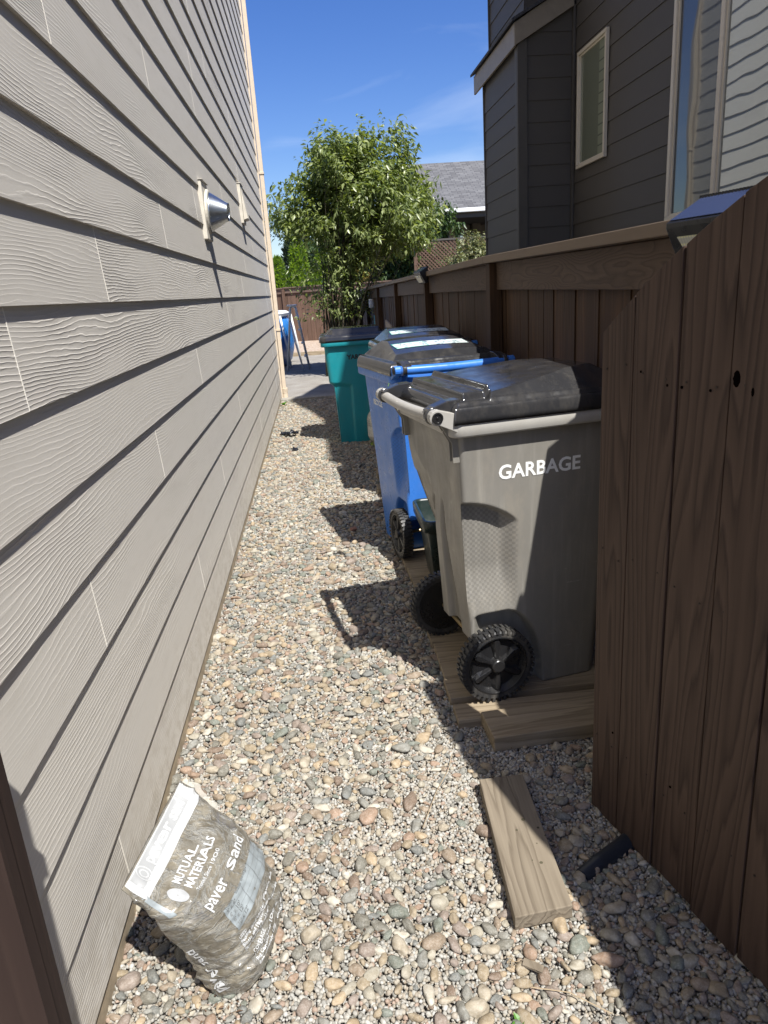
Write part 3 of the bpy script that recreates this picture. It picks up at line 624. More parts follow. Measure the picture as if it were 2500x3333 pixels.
def window(y0, y1, z0, z1, fw, mulls, gmat, depth=0.03, frame='frame', blind=None):
    f = MB(); x0, x1 = HX-depth, HX-0.001
    f.box(x0, x1, y0, y1, z0, z0+fw); f.box(x0, x1, y0, y1, z1-fw, z1); f.box(x0, x1, y0, y0+fw, z0+fw, z1-fw); f.box(x0, x1, y1-fw, y1, z0+fw, z1-fw)
    for m_ in mulls: f.box(x0+0.002, x1, m_-fw*0.55, m_+fw*0.55, z0+fw, z1-fw)
    w = MB()
    fo = f.build('window', frame, dh, world=True, bevel=0.003)
    i0 = fw+0.004
    inn = MB(); t = 0.016
    es = [y0]+sorted(mulls)+[y1]
    for a, b in zip(es[:-1], es[1:]):
        a2 = a+(fw if a == y0 else fw*0.55)+0.001; b2 = b-(fw if b == y1 else fw*0.55)-0.001; X0 = HX-0.016
        inn.box(X0, HX-0.0015, a2, b2, z0+fw+0.001, z0+fw+t); inn.box(X0, HX-0.0015, a2, b2, z1-fw-t, z1-fw-0.001); inn.box(X0, HX-0.0015, a2, a2+t, z0+fw+t, z1-fw-t); inn.box(X0, HX-0.0015, b2-t, b2, z0+fw+t, z1-fw-t)
        MB().box(HX-0.006, HX-0.0042, a2+t, b2-t, z0+fw+t, z1-fw-t).build('pane', 'glass_dim' if (b == y1 and mulls) else gmat, fo, world=True)
    inn.build('sash', frame, fo, world=True)
    return fo
window(6.17, 6.81, 2.354, 3.265, 0.027, [], 'glass_green')
window(2.5, 5.06, 1.755, 3.30, 0.036, [3.44, 4.47], 'glass')

# solar lights
def solar_light(name, label, loc, rz, w, group=None):
    t = thing(name, label, 'solar light', loc, rz, group)
    h = w*0.46; d = w*0.36
    # local: x = width, -y = outward, z up
    body = MB().prism([(0.0, -h*1.0), (-d*0.42, -h*0.95), (-d, -0.012), (-d, 0.0), (0.0, h*0.42)], -w/2, w/2, 'X')
    body.build('housing', 'black_plastic', t, bevel=0.003, world=False)
    nrm = Vector((0, -h*0.42, d)).normalized(); a = Vector((0, -d, 0.0)); b = Vector((0, 0, h*0.42)); q = (b-a)
    P = lambda x, s_, o_: tuple(a+q*s_+Vector((x, 0, 0))+nrm*o_)
    x = w/2-0.008
    MB().add([P(-x, .07, .0010), P(x, .07, .0010), P(x, .93, .0010), P(-x, .93, .0010), P(-x, .07, .003), P(x, .07, .003), P(x, .93, .003), P(-x, .93, .003)],
             [(0, 3, 2, 1), (4, 5, 6, 7), (0, 1, 5, 4), (1, 2, 6, 5), (2, 3, 7, 6), (3, 0, 4, 7)]).build('solar_panel', 'solar', t)
    a2 = Vector((0, -d, -0.012)); b2 = Vector((0, -d*0.42, -h*0.95)); q2 = b2-a2; n2 = Vector((0, -(q2.z), q2.y)).normalized()
    if n2.y > 0: n2 = -n2
    P2 = lambda x, s_, o_: tuple(a2+q2*s_+Vector((x, 0, 0))+n2*o_)
    MB().add([P2(-x*.82, .18, .001), P2(x*.82, .18, .001), P2(x*.62, .92, .001), P2(-x*.62, .92, .001), P2(-x*.82, .18, .004), P2(x*.82, .18, .004), P2(x*.62, .92, .004), P2(-x*.62, .92, .004)],
             [(0, 3, 2, 1), (4, 5, 6, 7), (0, 1, 5, 4), (1, 2, 6, 5), (2, 3, 7, 6), (3, 0, 4, 7)]).build('led_lens', 'led', t)
    MB().lathe([(0.0, 0), (0.008, 0.001), (0.0095, 0.005), (0.007, 0.011), (0.0, 0.014)], 14, 'Y', Matrix.Translation((0.0, -d*0.8, -h*0.42)) @ Matrix.Rotation(math.pi, 4, 'Z')).build('motion_sensor', 'white_metal', t, smooth=True)
    rb = MB()
    for k in range(28):
        xx = -w/2+w*(k+0.5)/28; rb.box(xx-0.0018, xx+0.0018, -0.012, 0.004, h*0.42-0.003, h*0.42+0.004)
    rb.build('ridge_strip', 'black_plastic', t)
    return t
s1 = solar_light('solar_light', 'blue-topped solar light with LED lens just above the open gate', (1.038, 1.730, 1.560), R(-76), 0.30)
s2 = solar_light('solar_light', 'small dark solar light on the fence post beyond the recycling bins', (0.962, 6.30, 1.565), R(-90+8), 0.20)

# ------------------------------------------------------------------ wheelie bins
def rrect(u0, u1, w, r0, r1, n):
    """rounded rectangle outline, n points, ccw starting mid back; r0 back radius, r1 front radius"""
    pts = []
    def arc(cx, cy, r, a0, a1, k): return [(cx+r*math.cos(a0+(a1-a0)*i/k), cy+r*math.sin(a0+(a1-a0)*i/k)) for i in range(k+1)]
    P = arc(u0+r0, -w+r0, r0, math.pi, 1.5*math.pi, 6)+arc(u1-r1, -w+r1, r1, -0.5*math.pi, 0, 8)+arc(u1-r1, w-r1, r1, 0, 0.5*math.pi, 8)+arc(u0+r0, w-r0, r0, 0.5*math.pi, math.pi, 6)
    P = np.array(P+[P[0]]); d = np.concatenate([[0], np.cumsum(np.hypot(*np.diff(P, axis=0).T))])
    t = np.linspace(0, d[-1], n, endpoint=False)
    return np.stack([np.interp(t, d, P[:, 0]), np.interp(t, d, P[:, 1])], 1)
UF = 0.50
def side_w(z): return 0.237+0.052*z
def make_body(N=380, MZ=190, style='wheel', uf=UF):
    Z = np.linspace(0, 0.985, MZ); P = np.zeros((MZ, N, 3)); rec = np.zeros((MZ, N))
    for i, z in enumerate(Z):
        w = side_w(z); u0 = -0.068-0.048*z; u1 = uf-0.05+0.06*z
        q = rrect(u0, u1, w, 0.016, 0.045, N); u, v = q[:, 0].copy(), q[:, 1].copy()
        sgn = np.sign(v); side = sstep(w-0.02, w-0.004, np.abs(v))
        # grip recess
        zt = 0.735-0.075*np.clip((u+0.11)/0.19, 0, 1.4)**2
        S = sstep(0.0, 0.014, zt-z)*(1-sstep(0.035, 0.098, u))*sstep(0.30, 0.50, z)
        d = 0.038*S
        rec[i] = side*np.clip(sstep(0.005, 0.03, zt-z)*(1-sstep(0.085, 0.10, u))*sstep(0.30, 0.40, z)*sstep(-0.105, -0.095, u), 0, 1)
        # wheel well
        e = np.sqrt(np.clip((u-0.05)/0.150, 0, None)**2+(z/0.322)**2)
        W = (1-sstep(0.955, 1.0, e))*sstep(-0.075, -0.02, u)
        if style == 'teal': W = W*0.0
        d = np.maximum(d, 0.050*W)
        if style == 'teal':                                   # front corner step
            st = (1-sstep(0.57, 0.62, z+0.20*np.clip(0.40-u, 0, 1)))*sstep(0.285, 0.300, u)
            d = d+0.022*st; u = u-0.040*st*sstep(uf-0.12, uf-0.02, u)
        v = v-sgn*d*side
        # back channels
        back = sstep(-0.02, -0.05, u) if False else (1-sstep(u0+0.004, u0+0.02, u))
        hgt = np.clip((0.70-z)/0.45, 0, 1); av = np.abs(v)
        ch = sstep(0.030, 0.040, av)*(1-sstep(0.040+0.11*hgt, 0.052+0.11*hgt, av))*(hgt > 0)
        u = u+back*ch*0.028*sstep(0, 0.15, hgt)
        top_dish = (1-sstep(0.10, 0.24, av))*sstep(0.55, 0.75, z)*(1-sstep(0.86, 0.97, z)); u = u+back*top_dish*0.012
        # axle tunnel
        if style != 'teal': u = np.maximum(u, u0-0.01+0.17*(1-sstep(0.215, 0.225, z)))
        if style == 'garbage': u = np.maximum(u, u0+0.115*(1-float(sstep(0.25, 0.88, np.array(z))))*sstep(0.045, 0.105, v))
        P[i, :, 0] = u; P[i, :, 1] = v; P[i, :, 2] = z
    V, Q = grid_mesh(P, True)
    me = np_mesh('body', V, Q, [np.arange(N-1, -1, -1)])
    at = me.attributes.new('recess', 'FLOAT', 'POINT'); at.data.foreach_set('value', rec.reshape(-1).astype(np.float32))
    return me
def ring_loft(prof, N, uf, w0, u0=-0.112):
    P = np.zeros((len(prof), N, 3))
    for i, (o_, z) in enumerate(prof):
        q = rrect(u0-o_, uf+o_, w0+o_, 0.03, 0.055, N); P[i, :, :2] = q; P[i, :, 2] = z
    return P
def make_rim(uf):
    prof = [(0.0, 0.958), (0.027, 0.958), (0.031, 0.964), (0.031, 1.004), (0.026, 1.010), (-0.006, 1.010), (-0.010, 0.985), (-0.004, 0.958)]
    P = ring_loft(prof, 160, uf+0.008, 0.2885, -0.114); P = np.concatenate([P, P[:1]], 0); V, Q = grid_mesh(P, True)
    return np_mesh('rim', V, Q)
def make_lid(style, uf):
    nu, nv = 230, 200; u = np.linspace(-0.140, uf+0.052, nu); v = np.linspace(-0.322, 0.322, nv); U, Vv = np.meshgrid(u, v, indexing='ij'); av = np.abs(Vv)
    # rounded footprint: squeeze towards rounded rectangle
    cx = np.clip((U-(uf+0.052-0.07))/0.07, 0, 1); X = U.copy(); Y = Vv.copy()
    fac = 1-0.10*cx**2*(av/0.322)**4; Y = Y*fac; X = X-0.012*cx*(av/0.322)**6
    ed = np.minimum(np.minimum(0.322-av, uf+0.052-U), (U+0.140))
    Z = 1.018+0.042*np.sqrt(np.clip(1-(1-np.clip(ed/0.030, 0, 1))**2, 0, 1))
    if style == 'garbage':
        Z += 0.026*sstep(0.050, 0.058, ed)*(U < 0.6)*(1-sstep(0.0, 0.01, U))*sstep(0.06, 0.075, 0.322-av)     # flat hinge-side panel
        fac = np.minimum.reduce([0.024+0.130*np.clip(U, 0, 0.30), (0.296-av)*(1.15-1.9*np.clip(U, 0, 0.40)), (uf+0.036-U)*0.85, (U+0.012)*1.6])
        Z += np.clip(fac, 0, 1)
        Z += 0.004*np.sin(np.clip((0.322-av)/0.012, 0, 3)*math.pi)*(ed < 0.036)
    elif style == 'blue':
        fac = np.minimum.reduce([0.026+0.150*np.clip(U, 0, 0.30)+0.012*(1-(Vv/0.29)**2), (0.274-av)*0.95, (uf+0.016-U)*0.70, (U+0.055)*0.75])
        Z += np.clip(fac, 0, 1)
        Z += 0.007*(sstep(-0.125, -0.12, U)*(1-sstep(-0.108, -0.103, U))+sstep(-0.090, -0.085, U)*(1-sstep(-0.073, -0.068, U)))*sstep(0.04, 0.07, 0.322-av)
    else:
        hump = sstep(0.05, 0.12, 0.322-av)*sstep(0.05, 0.14, uf+0.052-U)*sstep(-0.06, 0.0, U)
        Z += 0.055*hump
        Z -= 0.03*(sstep(uf-0.04, uf-0.02, U)*(1-sstep(0.08, 0.10, av)))
    P = np.stack([X, Y, Z], -1); top, Q = grid_mesh(P)
    # skirt: boundary loop dropped
    idx = np.arange(nu*nv).reshape(nu, nv)
    bl = np.concatenate([idx[:, 0], idx[-1, 1:], idx[::-1, -1][1:], idx[0, ::-1][1:-1]])
    B = top[bl].copy(); B[:, 2] = 1.000; cxy = np.array([0.2, 0.0]); B[:, :2] = cxy+(B[:, :2]-cxy)*1.004
    B2 = B.copy(); B2[:, :2] = cxy+(B2[:, :2]-cxy)*0.985; B3 = B2.copy(); B3[:, 2] = 1.02
    n0 = len(top); k = len(bl); V = np.concatenate([top, B, B2, B3]); r = np.arange(k); r1 = np.roll(r, -1)
    Q = np.concatenate([Q, np.stack([bl[r], bl[r1], n0+r1, n0+r], 1), np.stack([n0+r, n0+r1, n0+k+r1, n0+k+r], 1), np.stack([n0+k+r, n0+k+r1, n0+2*k+r1, n0+2*k+r], 1)])
    return np_mesh('lid', V, Q)
def make_wheel(parent, sgn):
    """axis along local y; wheel centre at u=0, z=.135"""
    yc = sgn*0.272; hw = 0.024; T = Matrix.Translation((0, yc, 0.135)) @ Matrix.Rotation(0 if sgn < 0 else math.pi, 4, 'Z')
    # outward = -y in local of T
    h = MB()
    h.lathe([(0.020, -0.030), (0.024, -0.026), (0.027, -0.012), (0.030, -0.006), (0.092, -0.002), (0.100, -0.016), (0.104, -0.024), (0.110, -0.024), (0.110, 0.020), (0.028, 0.020)], 48, 'Y', T)
    for k in range(6):
        Tk = T @ Matrix.Rotation(math.pi/3*k+0.52, 4, 'Y')
        pts = [(0.022, 0.010), (0.050, 0.0135), (0.075, 0.020), (0.094, 0.017), (0.098, 0.006)]
        prof = [(-a, b) for a, b in []]
        lo = [(x, -w_) for x, w_ in pts]+[(x, w_) for x, w_ in reversed(pts)]
        inn = [(x*0.97+0.002, w_*0.45) for x, w_ in lo]
        n = len(lo); vs = [(x, -0.003, z) for x, z in lo]+[(x, -0.0185, z) for x, z in inn]
        h.add(vs, [tuple(range(n, 2*n))]+[(i, (i+1) % n, (i+1) % n+n, i+n) for i in range(n)], Tk)
    wheel = h.build('wheel', 'black_plastic', parent, bevel=0.0012)
    t = MB()
    t.lathe([(0.108, -hw*0.95), (0.124, -hw), (0.130, -hw*0.8), (0.1315, 0), (0.130, hw*0.8), (0.124, hw), (0.108, hw*0.95)], 64, 'Y', T, closed=True)
    for k in range(40):
        a = 2*math.pi*k/40
        for yy, da in ((-hw*0.62, 0), (hw*0.62, 0.5)):
            Tk = T @ Matrix.Rotation(a+da*2*math.pi/40, 4, 'Y') @ Matrix.Translation((0.132, yy, 0))
            t.box(-0.006, 0.0045, -0.0125, 0.0125, -0.0052, 0.0052, Tk)
        Tk = T @ Matrix.Rotation(a, 4, 'Y')
        t.box(0.122, 0.134, -hw-0.003, -hw+0.004, -0.004, 0.004, Tk)
    t.build('tyre', 'rubber', wheel)
    return wheel
def make_bin(label, loc, rz, style, bodymat, rimmat, uf=UF, text=None, tmat='white_vinyl', group=None, tz=0.84, lod=1.0):
    t = thing('wheelie_bin', label, 'wheelie bin', loc, rz, group)
    link('body', make_body(int(380*lod), int(190*lod), style, uf), bodymat, t, smooth=True)
    bo = t.children[0] if t.children else None
    link('rim', make_rim(uf), rimmat, t, smooth=False)
    link('lid', make_lid(style, uf), 'lid_black', t, smooth=True)
    hu, hz = -0.192, 1.028
    for s_ in (-1, 1):
        poly = [(-0.03, 0.960), (-0.03, 1.006)]+[(hu+0.024*math.cos(a), hz+0.024*math.sin(a)) for a in np.linspace(R(75), R(285), 9)]+[(-0.145, 0.985), (-0.10, 0.962)]
        y0, y1 = sorted((s_*0.286, s_*0.316))
        MB().prism(poly, y0, y1, 'Y').build('handle_lug', rimmat, t, bevel=0.002)
        MB().lathe([(0.0, 0), (0.017, 0), (0.018, 0.004), (0.013, 0.0045), (0.012, 0.002), (0.004, 0.002), (0.003, 0.004), (0, 0.004)], 24, 'Y', Matrix.Translation((hu, s_*0.316, hz)) @ Matrix.Rotation(0 if s_ > 0 else math.pi, 4, 'Z')).build('hinge_pin', 'black_plastic', t)
        g = MB()
        for vv in (0.268, 0.240):
            y0, y1 = sorted((s_*vv, s_*(vv+0.005)))
            g.prism([(-0.104, 0.975), (-0.170, 1.000), (-0.132, 0.935), (-0.130, 0.872), (-0.100, 0.872)], y0, y1, 'Y')
        g.build('gusset', bodymat, t)
        # lid hinge arm with its ring round the handle
        arm = MB(); y0, y1 = sorted((s_*0.228, s_*0.276))
        arm.prism([(-0.10, 1.020), (-0.10, 1.072), (-0.145, 1.070), (hu+0.004, 1.056), (hu-0.018, 1.045), (hu+0.012, 1.020)], y0, y1, 'Y')
        arm.lathe([(0.018, -0.012), (0.0265, -0.010), (0.0265, 0.010), (0.018, 0.012)], 24, 'Y', Matrix.Translation((hu, s_*0.266, hz)), closed=True)
        arm.build('lid_hinge', 'lid_black', t, bevel=0.003)
    bar = [(hu-0.010*math.cos(math.pi*k/2), k*0.285, hz-0.004*math.cos(math.pi*k/2)) for k in np.linspace(-1, 1, 15)]
    MB().tube(bar, 0.0225 if style == 'blue' else 0.0178, 20).build('handle_bar', rimmat, t, smooth=True)
    MB().tube([(0, -0.27, 0.135), (0, 0.27, 0.135)], 0.008, 10).build('axle', 'zinc', t)
    if style != 'teal' or True:
        for s_ in (-1, 1): make_wheel(t, s_)
    if text:
        side = -1 if style != 'teal' and rz < 1.2 else 1
        me = text_mesh(text[0], text[1], bold=text[2], align='CENTER', sx=text[3])
        # flat lettering lying on the tapered side
        z0 = tz; y_ = side*(side_w(z0)+0.0008); tilt = math.atan(0.052)
        if side < 0: T = Matrix.Translation((text[4], y_, z0)) @ Matrix.Rotation(math.pi/2-(-tilt), 4, 'X')
        else: T = Matrix.Translation((text[4], y_, z0)) @ Matrix.Rotation(math.pi, 4, 'Z') @ Matrix.Rotation(math.pi/2+tilt, 4, 'X')
        me.transform(T); link('lettering', me, tmat, t)
    if style == 'blue':
        # recycling notice on the lid
        def LP(u, v):
            return 1.060+0.026+0.150*max(0, u)+0.012*(1-(v/0.29)**2)+0.0018
        for (v0, v1, mt_, nm) in ((0.03, 0.20, 'label', 'notice_card'), (-0.20, 0.028, 'label', 'notice_strip')):
            n = 8; us = np.linspace(0.10, 0.20, 5); vs_ = np.linspace(v0, v1, n); P = np.array([[(a, b, LP(a, b)) for b in vs_] for a in us])
            Vv, Q = grid_mesh(P); o = link(nm, np_mesh(nm, Vv, Q), mt_, t, smooth=True)
            if nm == 'notice_card':
                for (ua, ub, va, vb) in ((0.094, 0.0995, v0-0.004, v1+0.004), (0.2005, 0.206, v0-0.004, v1+0.004), (0.0995, 0.2005, v0-0.004, v0-0.0003), (0.0995, 0.2005, v1+0.0003, v1+0.004)):
                    P = np.array([[(a, b, LP(a, b)+0.0004) for b in np.linspace(va, vb, 8)] for a in (ua, ub)]); V3, Q3 = grid_mesh(P); link('border', np_mesh('border', V3, Q3), 'label_green', o)
    return t
bin_g = make_bin('grey wheelie bin lettered GARBAGE with black lid, nearest on the planks', (0.474, 2.463, 0.04), 0.178, 'garbage', 'gray_plastic', 'gray_rim', uf=0.47, text=('GARBAGE', 0.066, 0.0014, 1.0, 0.167), group=None, tz=0.800)
bin_b1 = make_bin('blue wheelie bin lettered RECYCLE with a green-edged lid notice, leaf on its rim', (0.632, 3.725, 0.04), 1.765, 'blue', 'blue_plastic', 'blue_plastic', uf=0.505, text=('RECYCLE', 0.043, 0.0010, 0.95, 0.265), group=None, tz=0.80)
bin_b2 = make_bin('blue wheelie bin half hidden behind the nearer blue recycling bin', (0.723, 4.92, 0.04), 1.62, 'blue', 'blue_plastic', 'blue_plastic', uf=0.505, group=None, lod=0.7)
bin_t = make_bin('teal wheelie bin lettered YARD WASTE standing on the gravel', (0.60, 7.27, 0.0), math.pi-0.02, 'teal', 'teal_plastic', 'teal_plastic', uf=0.52, text=('YARD WASTE', 0.058, 0.0026, 1.0, 0.135), tmat='black_ink', tz=0.83, lod=0.7)

# ------------------------------------------------------------------ things round the bins
tub = thing('recycling_tub', 'open dark green plastic tub wedged between the grey and blue bins', 'tub', (0.70, 3.33, 0.04))
def rr(x0, x1, y0, y1, r, z, n=6):
    P = []
    for cx, cy_, a0 in ((x1-r, y0+r, -90), (x1-r, y1-r, 0), (x0+r, y1-r, 90), (x0+r, y0+r, 180)):
        for k in range(n+1): a = R(a0+90*k/n); P.append((cx+r*math.cos(a), cy_+r*math.sin(a), z))
    return P
lv = []
for (e, z) in ((-0.045, 0.04), (-0.012, 0.33), (-0.010, 0.345), (0.010, 0.347), (0.012, 0.395), (0.006, 0.402), (-0.004, 0.402), (-0.008, 0.39), (-0.050, 0.06)):
    lv.append(rr(0.428-e, 0.90+e, 3.14-e, 3.53+e, 0.035+e*0.4, z))
V, Q = grid_mesh(np.array(lv), True); n_ = len(lv[0])
link('shell', np_mesh('shell', V, Q, [np.arange(n_-1, -1, -1), np.arange((len(lv)-1)*n_, len(lv)*n_)]), 'tub', tub, world=True)

# planks under the bins (each one lies loose on the gravel)
PL = [(2.082, 0.10, 0.362), (2.221, 0.139, 0.360), (2.363, 0.139, 0.366), (2.505, 0.139, 0.368), (2.648, 0.139, 0.362), (2.79, 0.139, 0.366), (2.935, 0.139, 0.372), (3.078, 0.139, 0.364), (3.222, 0.139, 0.374), (3.366, 0.139, 0.37), (3.510, 0.139, 0.362), (3.654, 0.139, 0.36), (3.798, 0.139, 0.37), (3.94, 0.12, 0.372)]
ords = ['first', 'second', 'third', 'fourth', 'fifth', 'sixth', 'seventh', 'eighth', 'ninth', 'tenth', 'eleventh', 'twelfth', 'thirteenth', 'fourteenth']
mb = MB().box(0.0, 0.60, -0.078, 0.078, 0, 0.052)
fp = tag(mb.build('plank', 'plank', None, bevel=0.003), 'thick weathered plank set proud in front of the grey bin', 'plank', 'planks under the bins'); fp.location = (0.445, 2.008, 0.008); fp.rotation_euler = (0, 0, R(3.0)); PM[fp.name] = fp.matrix_basis
base_pl = None
for i, (yy, w, x0) in enumerate(PL):
    m_ = MB().box(0, 0.62, 0, w, 0, 0.038).build('plank', 'plank', None, bevel=0.0025)
    # own grain: shift the mesh inside its object so every plank samples a different spot
    sh = Vector((i*0.37, i*0.71, i*0.13)); m_.data.transform(Matrix.Translation(sh)); m_.location = Vector((x0, yy, 0.0))-sh
    m_.data.update()
    tag(m_, 'weathered plank under the bins, %s from the gate behind the thick front plank' % ords[i], 'plank', 'planks under the bins')
for i, (x0, x1, y0, y1, z0, z1, lb) in enumerate(((0.405, 0.90, 4.50, 4.64, 0.0, 0.04, 'reddish plank end showing under the nearer blue bin'), (0.352, 0.95, 5.06, 5.20, 0.004, 0.052, 'sunlit yellow block end jutting onto gravel beside the blue bin'), (0.385, 0.95, 5.50, 5.64, 0.004, 0.06, 'farthest timber block end beside the blue bins'))):
    m_ = MB().box(0, x1-x0, 0, y1-y0, 0, z1-z0).build('timber_block', 'plank', None, bevel=0.003); m_.location = (x0, y0, z0); tag(m_, lb, 'timber block')
# lumber offcut on the gravel
lu = thing('lumber_offcut', 'grey weathered two-by-six offcut lying on gravel before the gate', 'board', (0.418, 1.52, 0.012), R(-3))
l_ = MB().add([(-0.071, -0.255, 0), (0.070, -0.235, 0), (0.062, 0.243, 0), (-0.069, 0.235, 0), (-0.071, -0.255, 0.038), (0.070, -0.235, 0.038), (0.062, 0.243, 0.038), (-0.069, 0.235, 0.038)],
              [(0, 3, 2, 1), (4, 5, 6, 7), (0, 1, 5, 4), (1, 2, 6, 5), (2, 3, 7, 6), (3, 0, 4, 7)]).build('board', 'lumber', lu, bevel=0.0025)
nh = MB()
for (x, y, r) in ((0.020, 0.055, 0.0055), (-0.006, 0.018, 0.0035), (0.052, 0.02, 0.0035), (0.035, -0.035, 0.002), (0.064, -0.01, 0.0025), (0.01, -0.09, 0.002), (0.03, -0.10, 0.0045)):
    nh.lathe([(0, 0.0381), (r, 0.0381), (r*0.9, 0.0387), (0, 0.0387)], 12, 'Z', Matrix.Translation((x, y, 0)))
nh.build('nail_hole', 'bark', lu)
# black drain pipe stub
tag(MB().tube([(0.545, 1.405, -0.004), (0.60, 1.435, 0.004), (0.78, 1.535, 0.012)], 0.024, 32).build('drain_pipe', 'abs', None), 'black plastic pipe stub poking from gravel under the gate', 'pipe')
# propane tank
tk = thing('propane_tank', 'off-white propane tank between the teal and blue bins', 'tank', (0.575, 6.86, 0))
prof = [(0.0, 0.035), (0.10, 0.038), (0.135, 0.055), (0.152, 0.085), (0.155, 0.11), (0.155, 0.26), (0.150, 0.29), (0.132, 0.325), (0.095, 0.350), (0.0, 0.362)]
MB().lathe(prof, 48, 'Z').build('cylinder', 'tank', tk, smooth=True)
MB().lathe([(0.105, 0.0), (0.112, 0.0), (0.112, 0.045), (0.105, 0.045)], 40, 'Z', closed=True).build('foot_ring', 'tank', tk)
MB().lathe([(0.118, 0.0), (0.140, 0.002), (0.142, 0.016), (0.120, 0.018)], 40, 'Z', closed=True).build('lime_base', 'lime', tk)
MB().lathe([(0.100, 0.35), (0.104, 0.35), (0.104, 0.45), (0.100, 0.45)], 40, 'Z', closed=True).build('collar', 'tank', tk)
P = np.array([[(0.1565*math.cos(a), 0.1565*math.sin(a), z) for a in np.linspace(R(165), R(285), 20)] for z in (0.10, 0.27)]); V, Q = grid_mesh(P)
link('label', np_mesh('label', V, Q), 'tank_label', tk)
lt = text_mesh('WARNING\nFLAMMABLE GAS\nUNDER PRESSURE', 0.022, align='LEFT')
for vv in lt.vertices:
    a = R(172)+vv.co.x/0.158; z = 0.245+vv.co.y; vv.co = (0.1572*math.cos(a), 0.1572*math.sin(a), z)
link('lettering', lt, 'bag_ink', tk)
# leaf caught on blue bin rim
def leaf_blade(mbx, p, d, up, L_, W_, curl=0.15):
    d = Vector(d).normalized(); sdv = d.cross(Vector(up)).normalized(); n2 = sdv.cross(d)
    prof = [(0, 0.04), (0.2, 0.62), (0.45, 1.0), (0.7, 0.72), (1.0, 0.02)]
    vs = []
    for t_, w_ in prof:
        c_ = Vector(p)+d*L_*t_-n2*L_*curl*t_*t_
        vs += [c_-sdv*W_*w_*0.5+n2*W_*0.12*w_, c_, c_+sdv*W_*w_*0.5+n2*W_*0.12*w_]
    fs = []
    for i in range(4):
        a = i*3; fs += [(a, a+1, a+4, a+3), (a+1, a+2, a+5, a+4)]
    mbx.add(vs, fs)
lf = MB(); bp = Vector((0.300, 3.335, 0.985))
leaf_blade(lf, bp+Vector((0.005, 0, 0.02)), (0.25, -0.3, -1.0), (-0.3, -1, 0), 0.075, 0.05, 0.1)
leaf_blade(lf, bp, (-0.6, -0.2, -0.25), (0, -1, .6), 0.045, 0.02); leaf_blade(lf, bp, (-1, 0, 0.25), (0, -.4, 1), 0.04, 0.012)
leaf_blade(lf, bp, (-0.3, 0, -0.8), (0, -1, .2), 0.03, 0.02)
lf.tube([bp+Vector((0.02, 0.02, 0.045)), bp, bp+Vector((-0.02, 0, 0.006))], 0.0015, 5)
tag(lf.build('leaf_sprig', 'weed'), 'small green leaf sprig caught on the blue bin rim', 'leaf')

# ------------------------------------------------------------------ paver sand bag
T0 = Vector((-0.464, 1.345, 0.345)); B0 = Vector((-0.288, 1.320, 0.0))
A = (T0-B0); AL = A.length; A.normalize()
Wt = Vector((0.19, 0.98, 0.03)); Wt = (Wt-A*Wt.dot(A)).normalized(); Wb = Vector((0.24, 0.97, 0)); Wb = (Wb-A*Wb.dot(A)).normalized()
def bag_pt(x, t, side=1.0, off=0.0, a=None):
    """x in [-1,1] across or angle a; t 0..1 bottom to top"""
    t_ = max(0.0, min(1.0, t))
    w = 0.130+0.030*float(sstep(0.25, 1.0, np.array(t_)))-0.020*float(1-sstep(0.0, 0.10, np.array(t_)))
    h = 0.088*(1-float(sstep(0.50, 0.97, np.array(t_))))+0.004-0.030*float(1-sstep(0.0, 0.12, np.array(t_)))
    h = max(h, 0.004)
    if a is None: a = math.acos(max(-1, min(1, x)))
    ca, sa = math.cos(a), math.sin(a)
    ex = 0.72; px = math.copysign(abs(ca)**ex, ca)*w; pn = math.copysign(abs(sa)**0.85, sa)*h
    Wd = (Wb.lerp(Wt, t_)).normalized(); N = Wd.cross(A).normalized()
    if N.x < 0: N = -N
    c_ = B0+A*(AL*t_)
    c_ += N*(0.030*math.sin(math.pi*t_)+0.012)
    p = c_+Wd*px+N*pn
    wr = mnoise.noise(Vector((p.x*9, p.y*9, p.z*26)))*0.0055+mnoise.noise(Vector((p.x*32, p.y*32, p.z*70+5)))*0.0022
    rg = 1-abs(mnoise.noise(Vector((p.x*13+4, p.y*13, p.z*20)))*2.2); rk = 1-0.92*float(sstep(0.30, 0.46, np.array(t_)))*float(sstep(-0.75, -0.35, np.array(-abs(ca)+0.0)) if ca < 0 else sstep(-0.55, -0.25, np.array(-ca))); wr += 0.0048*max(0, rg)**4*rk
    rg = 1-abs(mnoise.noise(Vector((p.x*24+9, p.y*24, p.z*34)))*2.2); wr += 0.0022*max(0, rg)**4*rk
    # tension folds running across the lower half
    wr += 0.0040*math.exp(-((t_-0.23)/0.09)**2)*math.sin(90*t_+5*px/w+1.5*math.sin(3*px/w))
    edge = 1.0 if t_ < 0.93 else max(0.0, (1-t_)/0.07)
    p += N*(wr*(0.35+0.65*edge)*math.copysign(1, sa))+Wd*wr*0.5*ca
    nn = (N*sa+Wd*ca*0.35).normalized()
    p = p+nn*off
    if p.z < 0.003: p.z = 0.003
    return p
NB, MBZ = 150, 120
P = np.array([[tuple(bag_pt(0, j/(MBZ-1), a=2*math.pi*i/NB)) for i in range(NB)] for j in range(MBZ)])
V, Q = grid_mesh(P, True)
bag = thing('paver_sand_bag', 'half-slumped clear plastic bag of paver sand leaning on the tan siding', 'sand bag', (-0.30, 1.318, 0))
link('bag', np_mesh('bag', V, Q, [np.arange(NB-1, -1, -1), np.arange((MBZ-1)*NB, MBZ*NB)]), 'bag', bag, smooth=True, world=True)
HW = 0.15
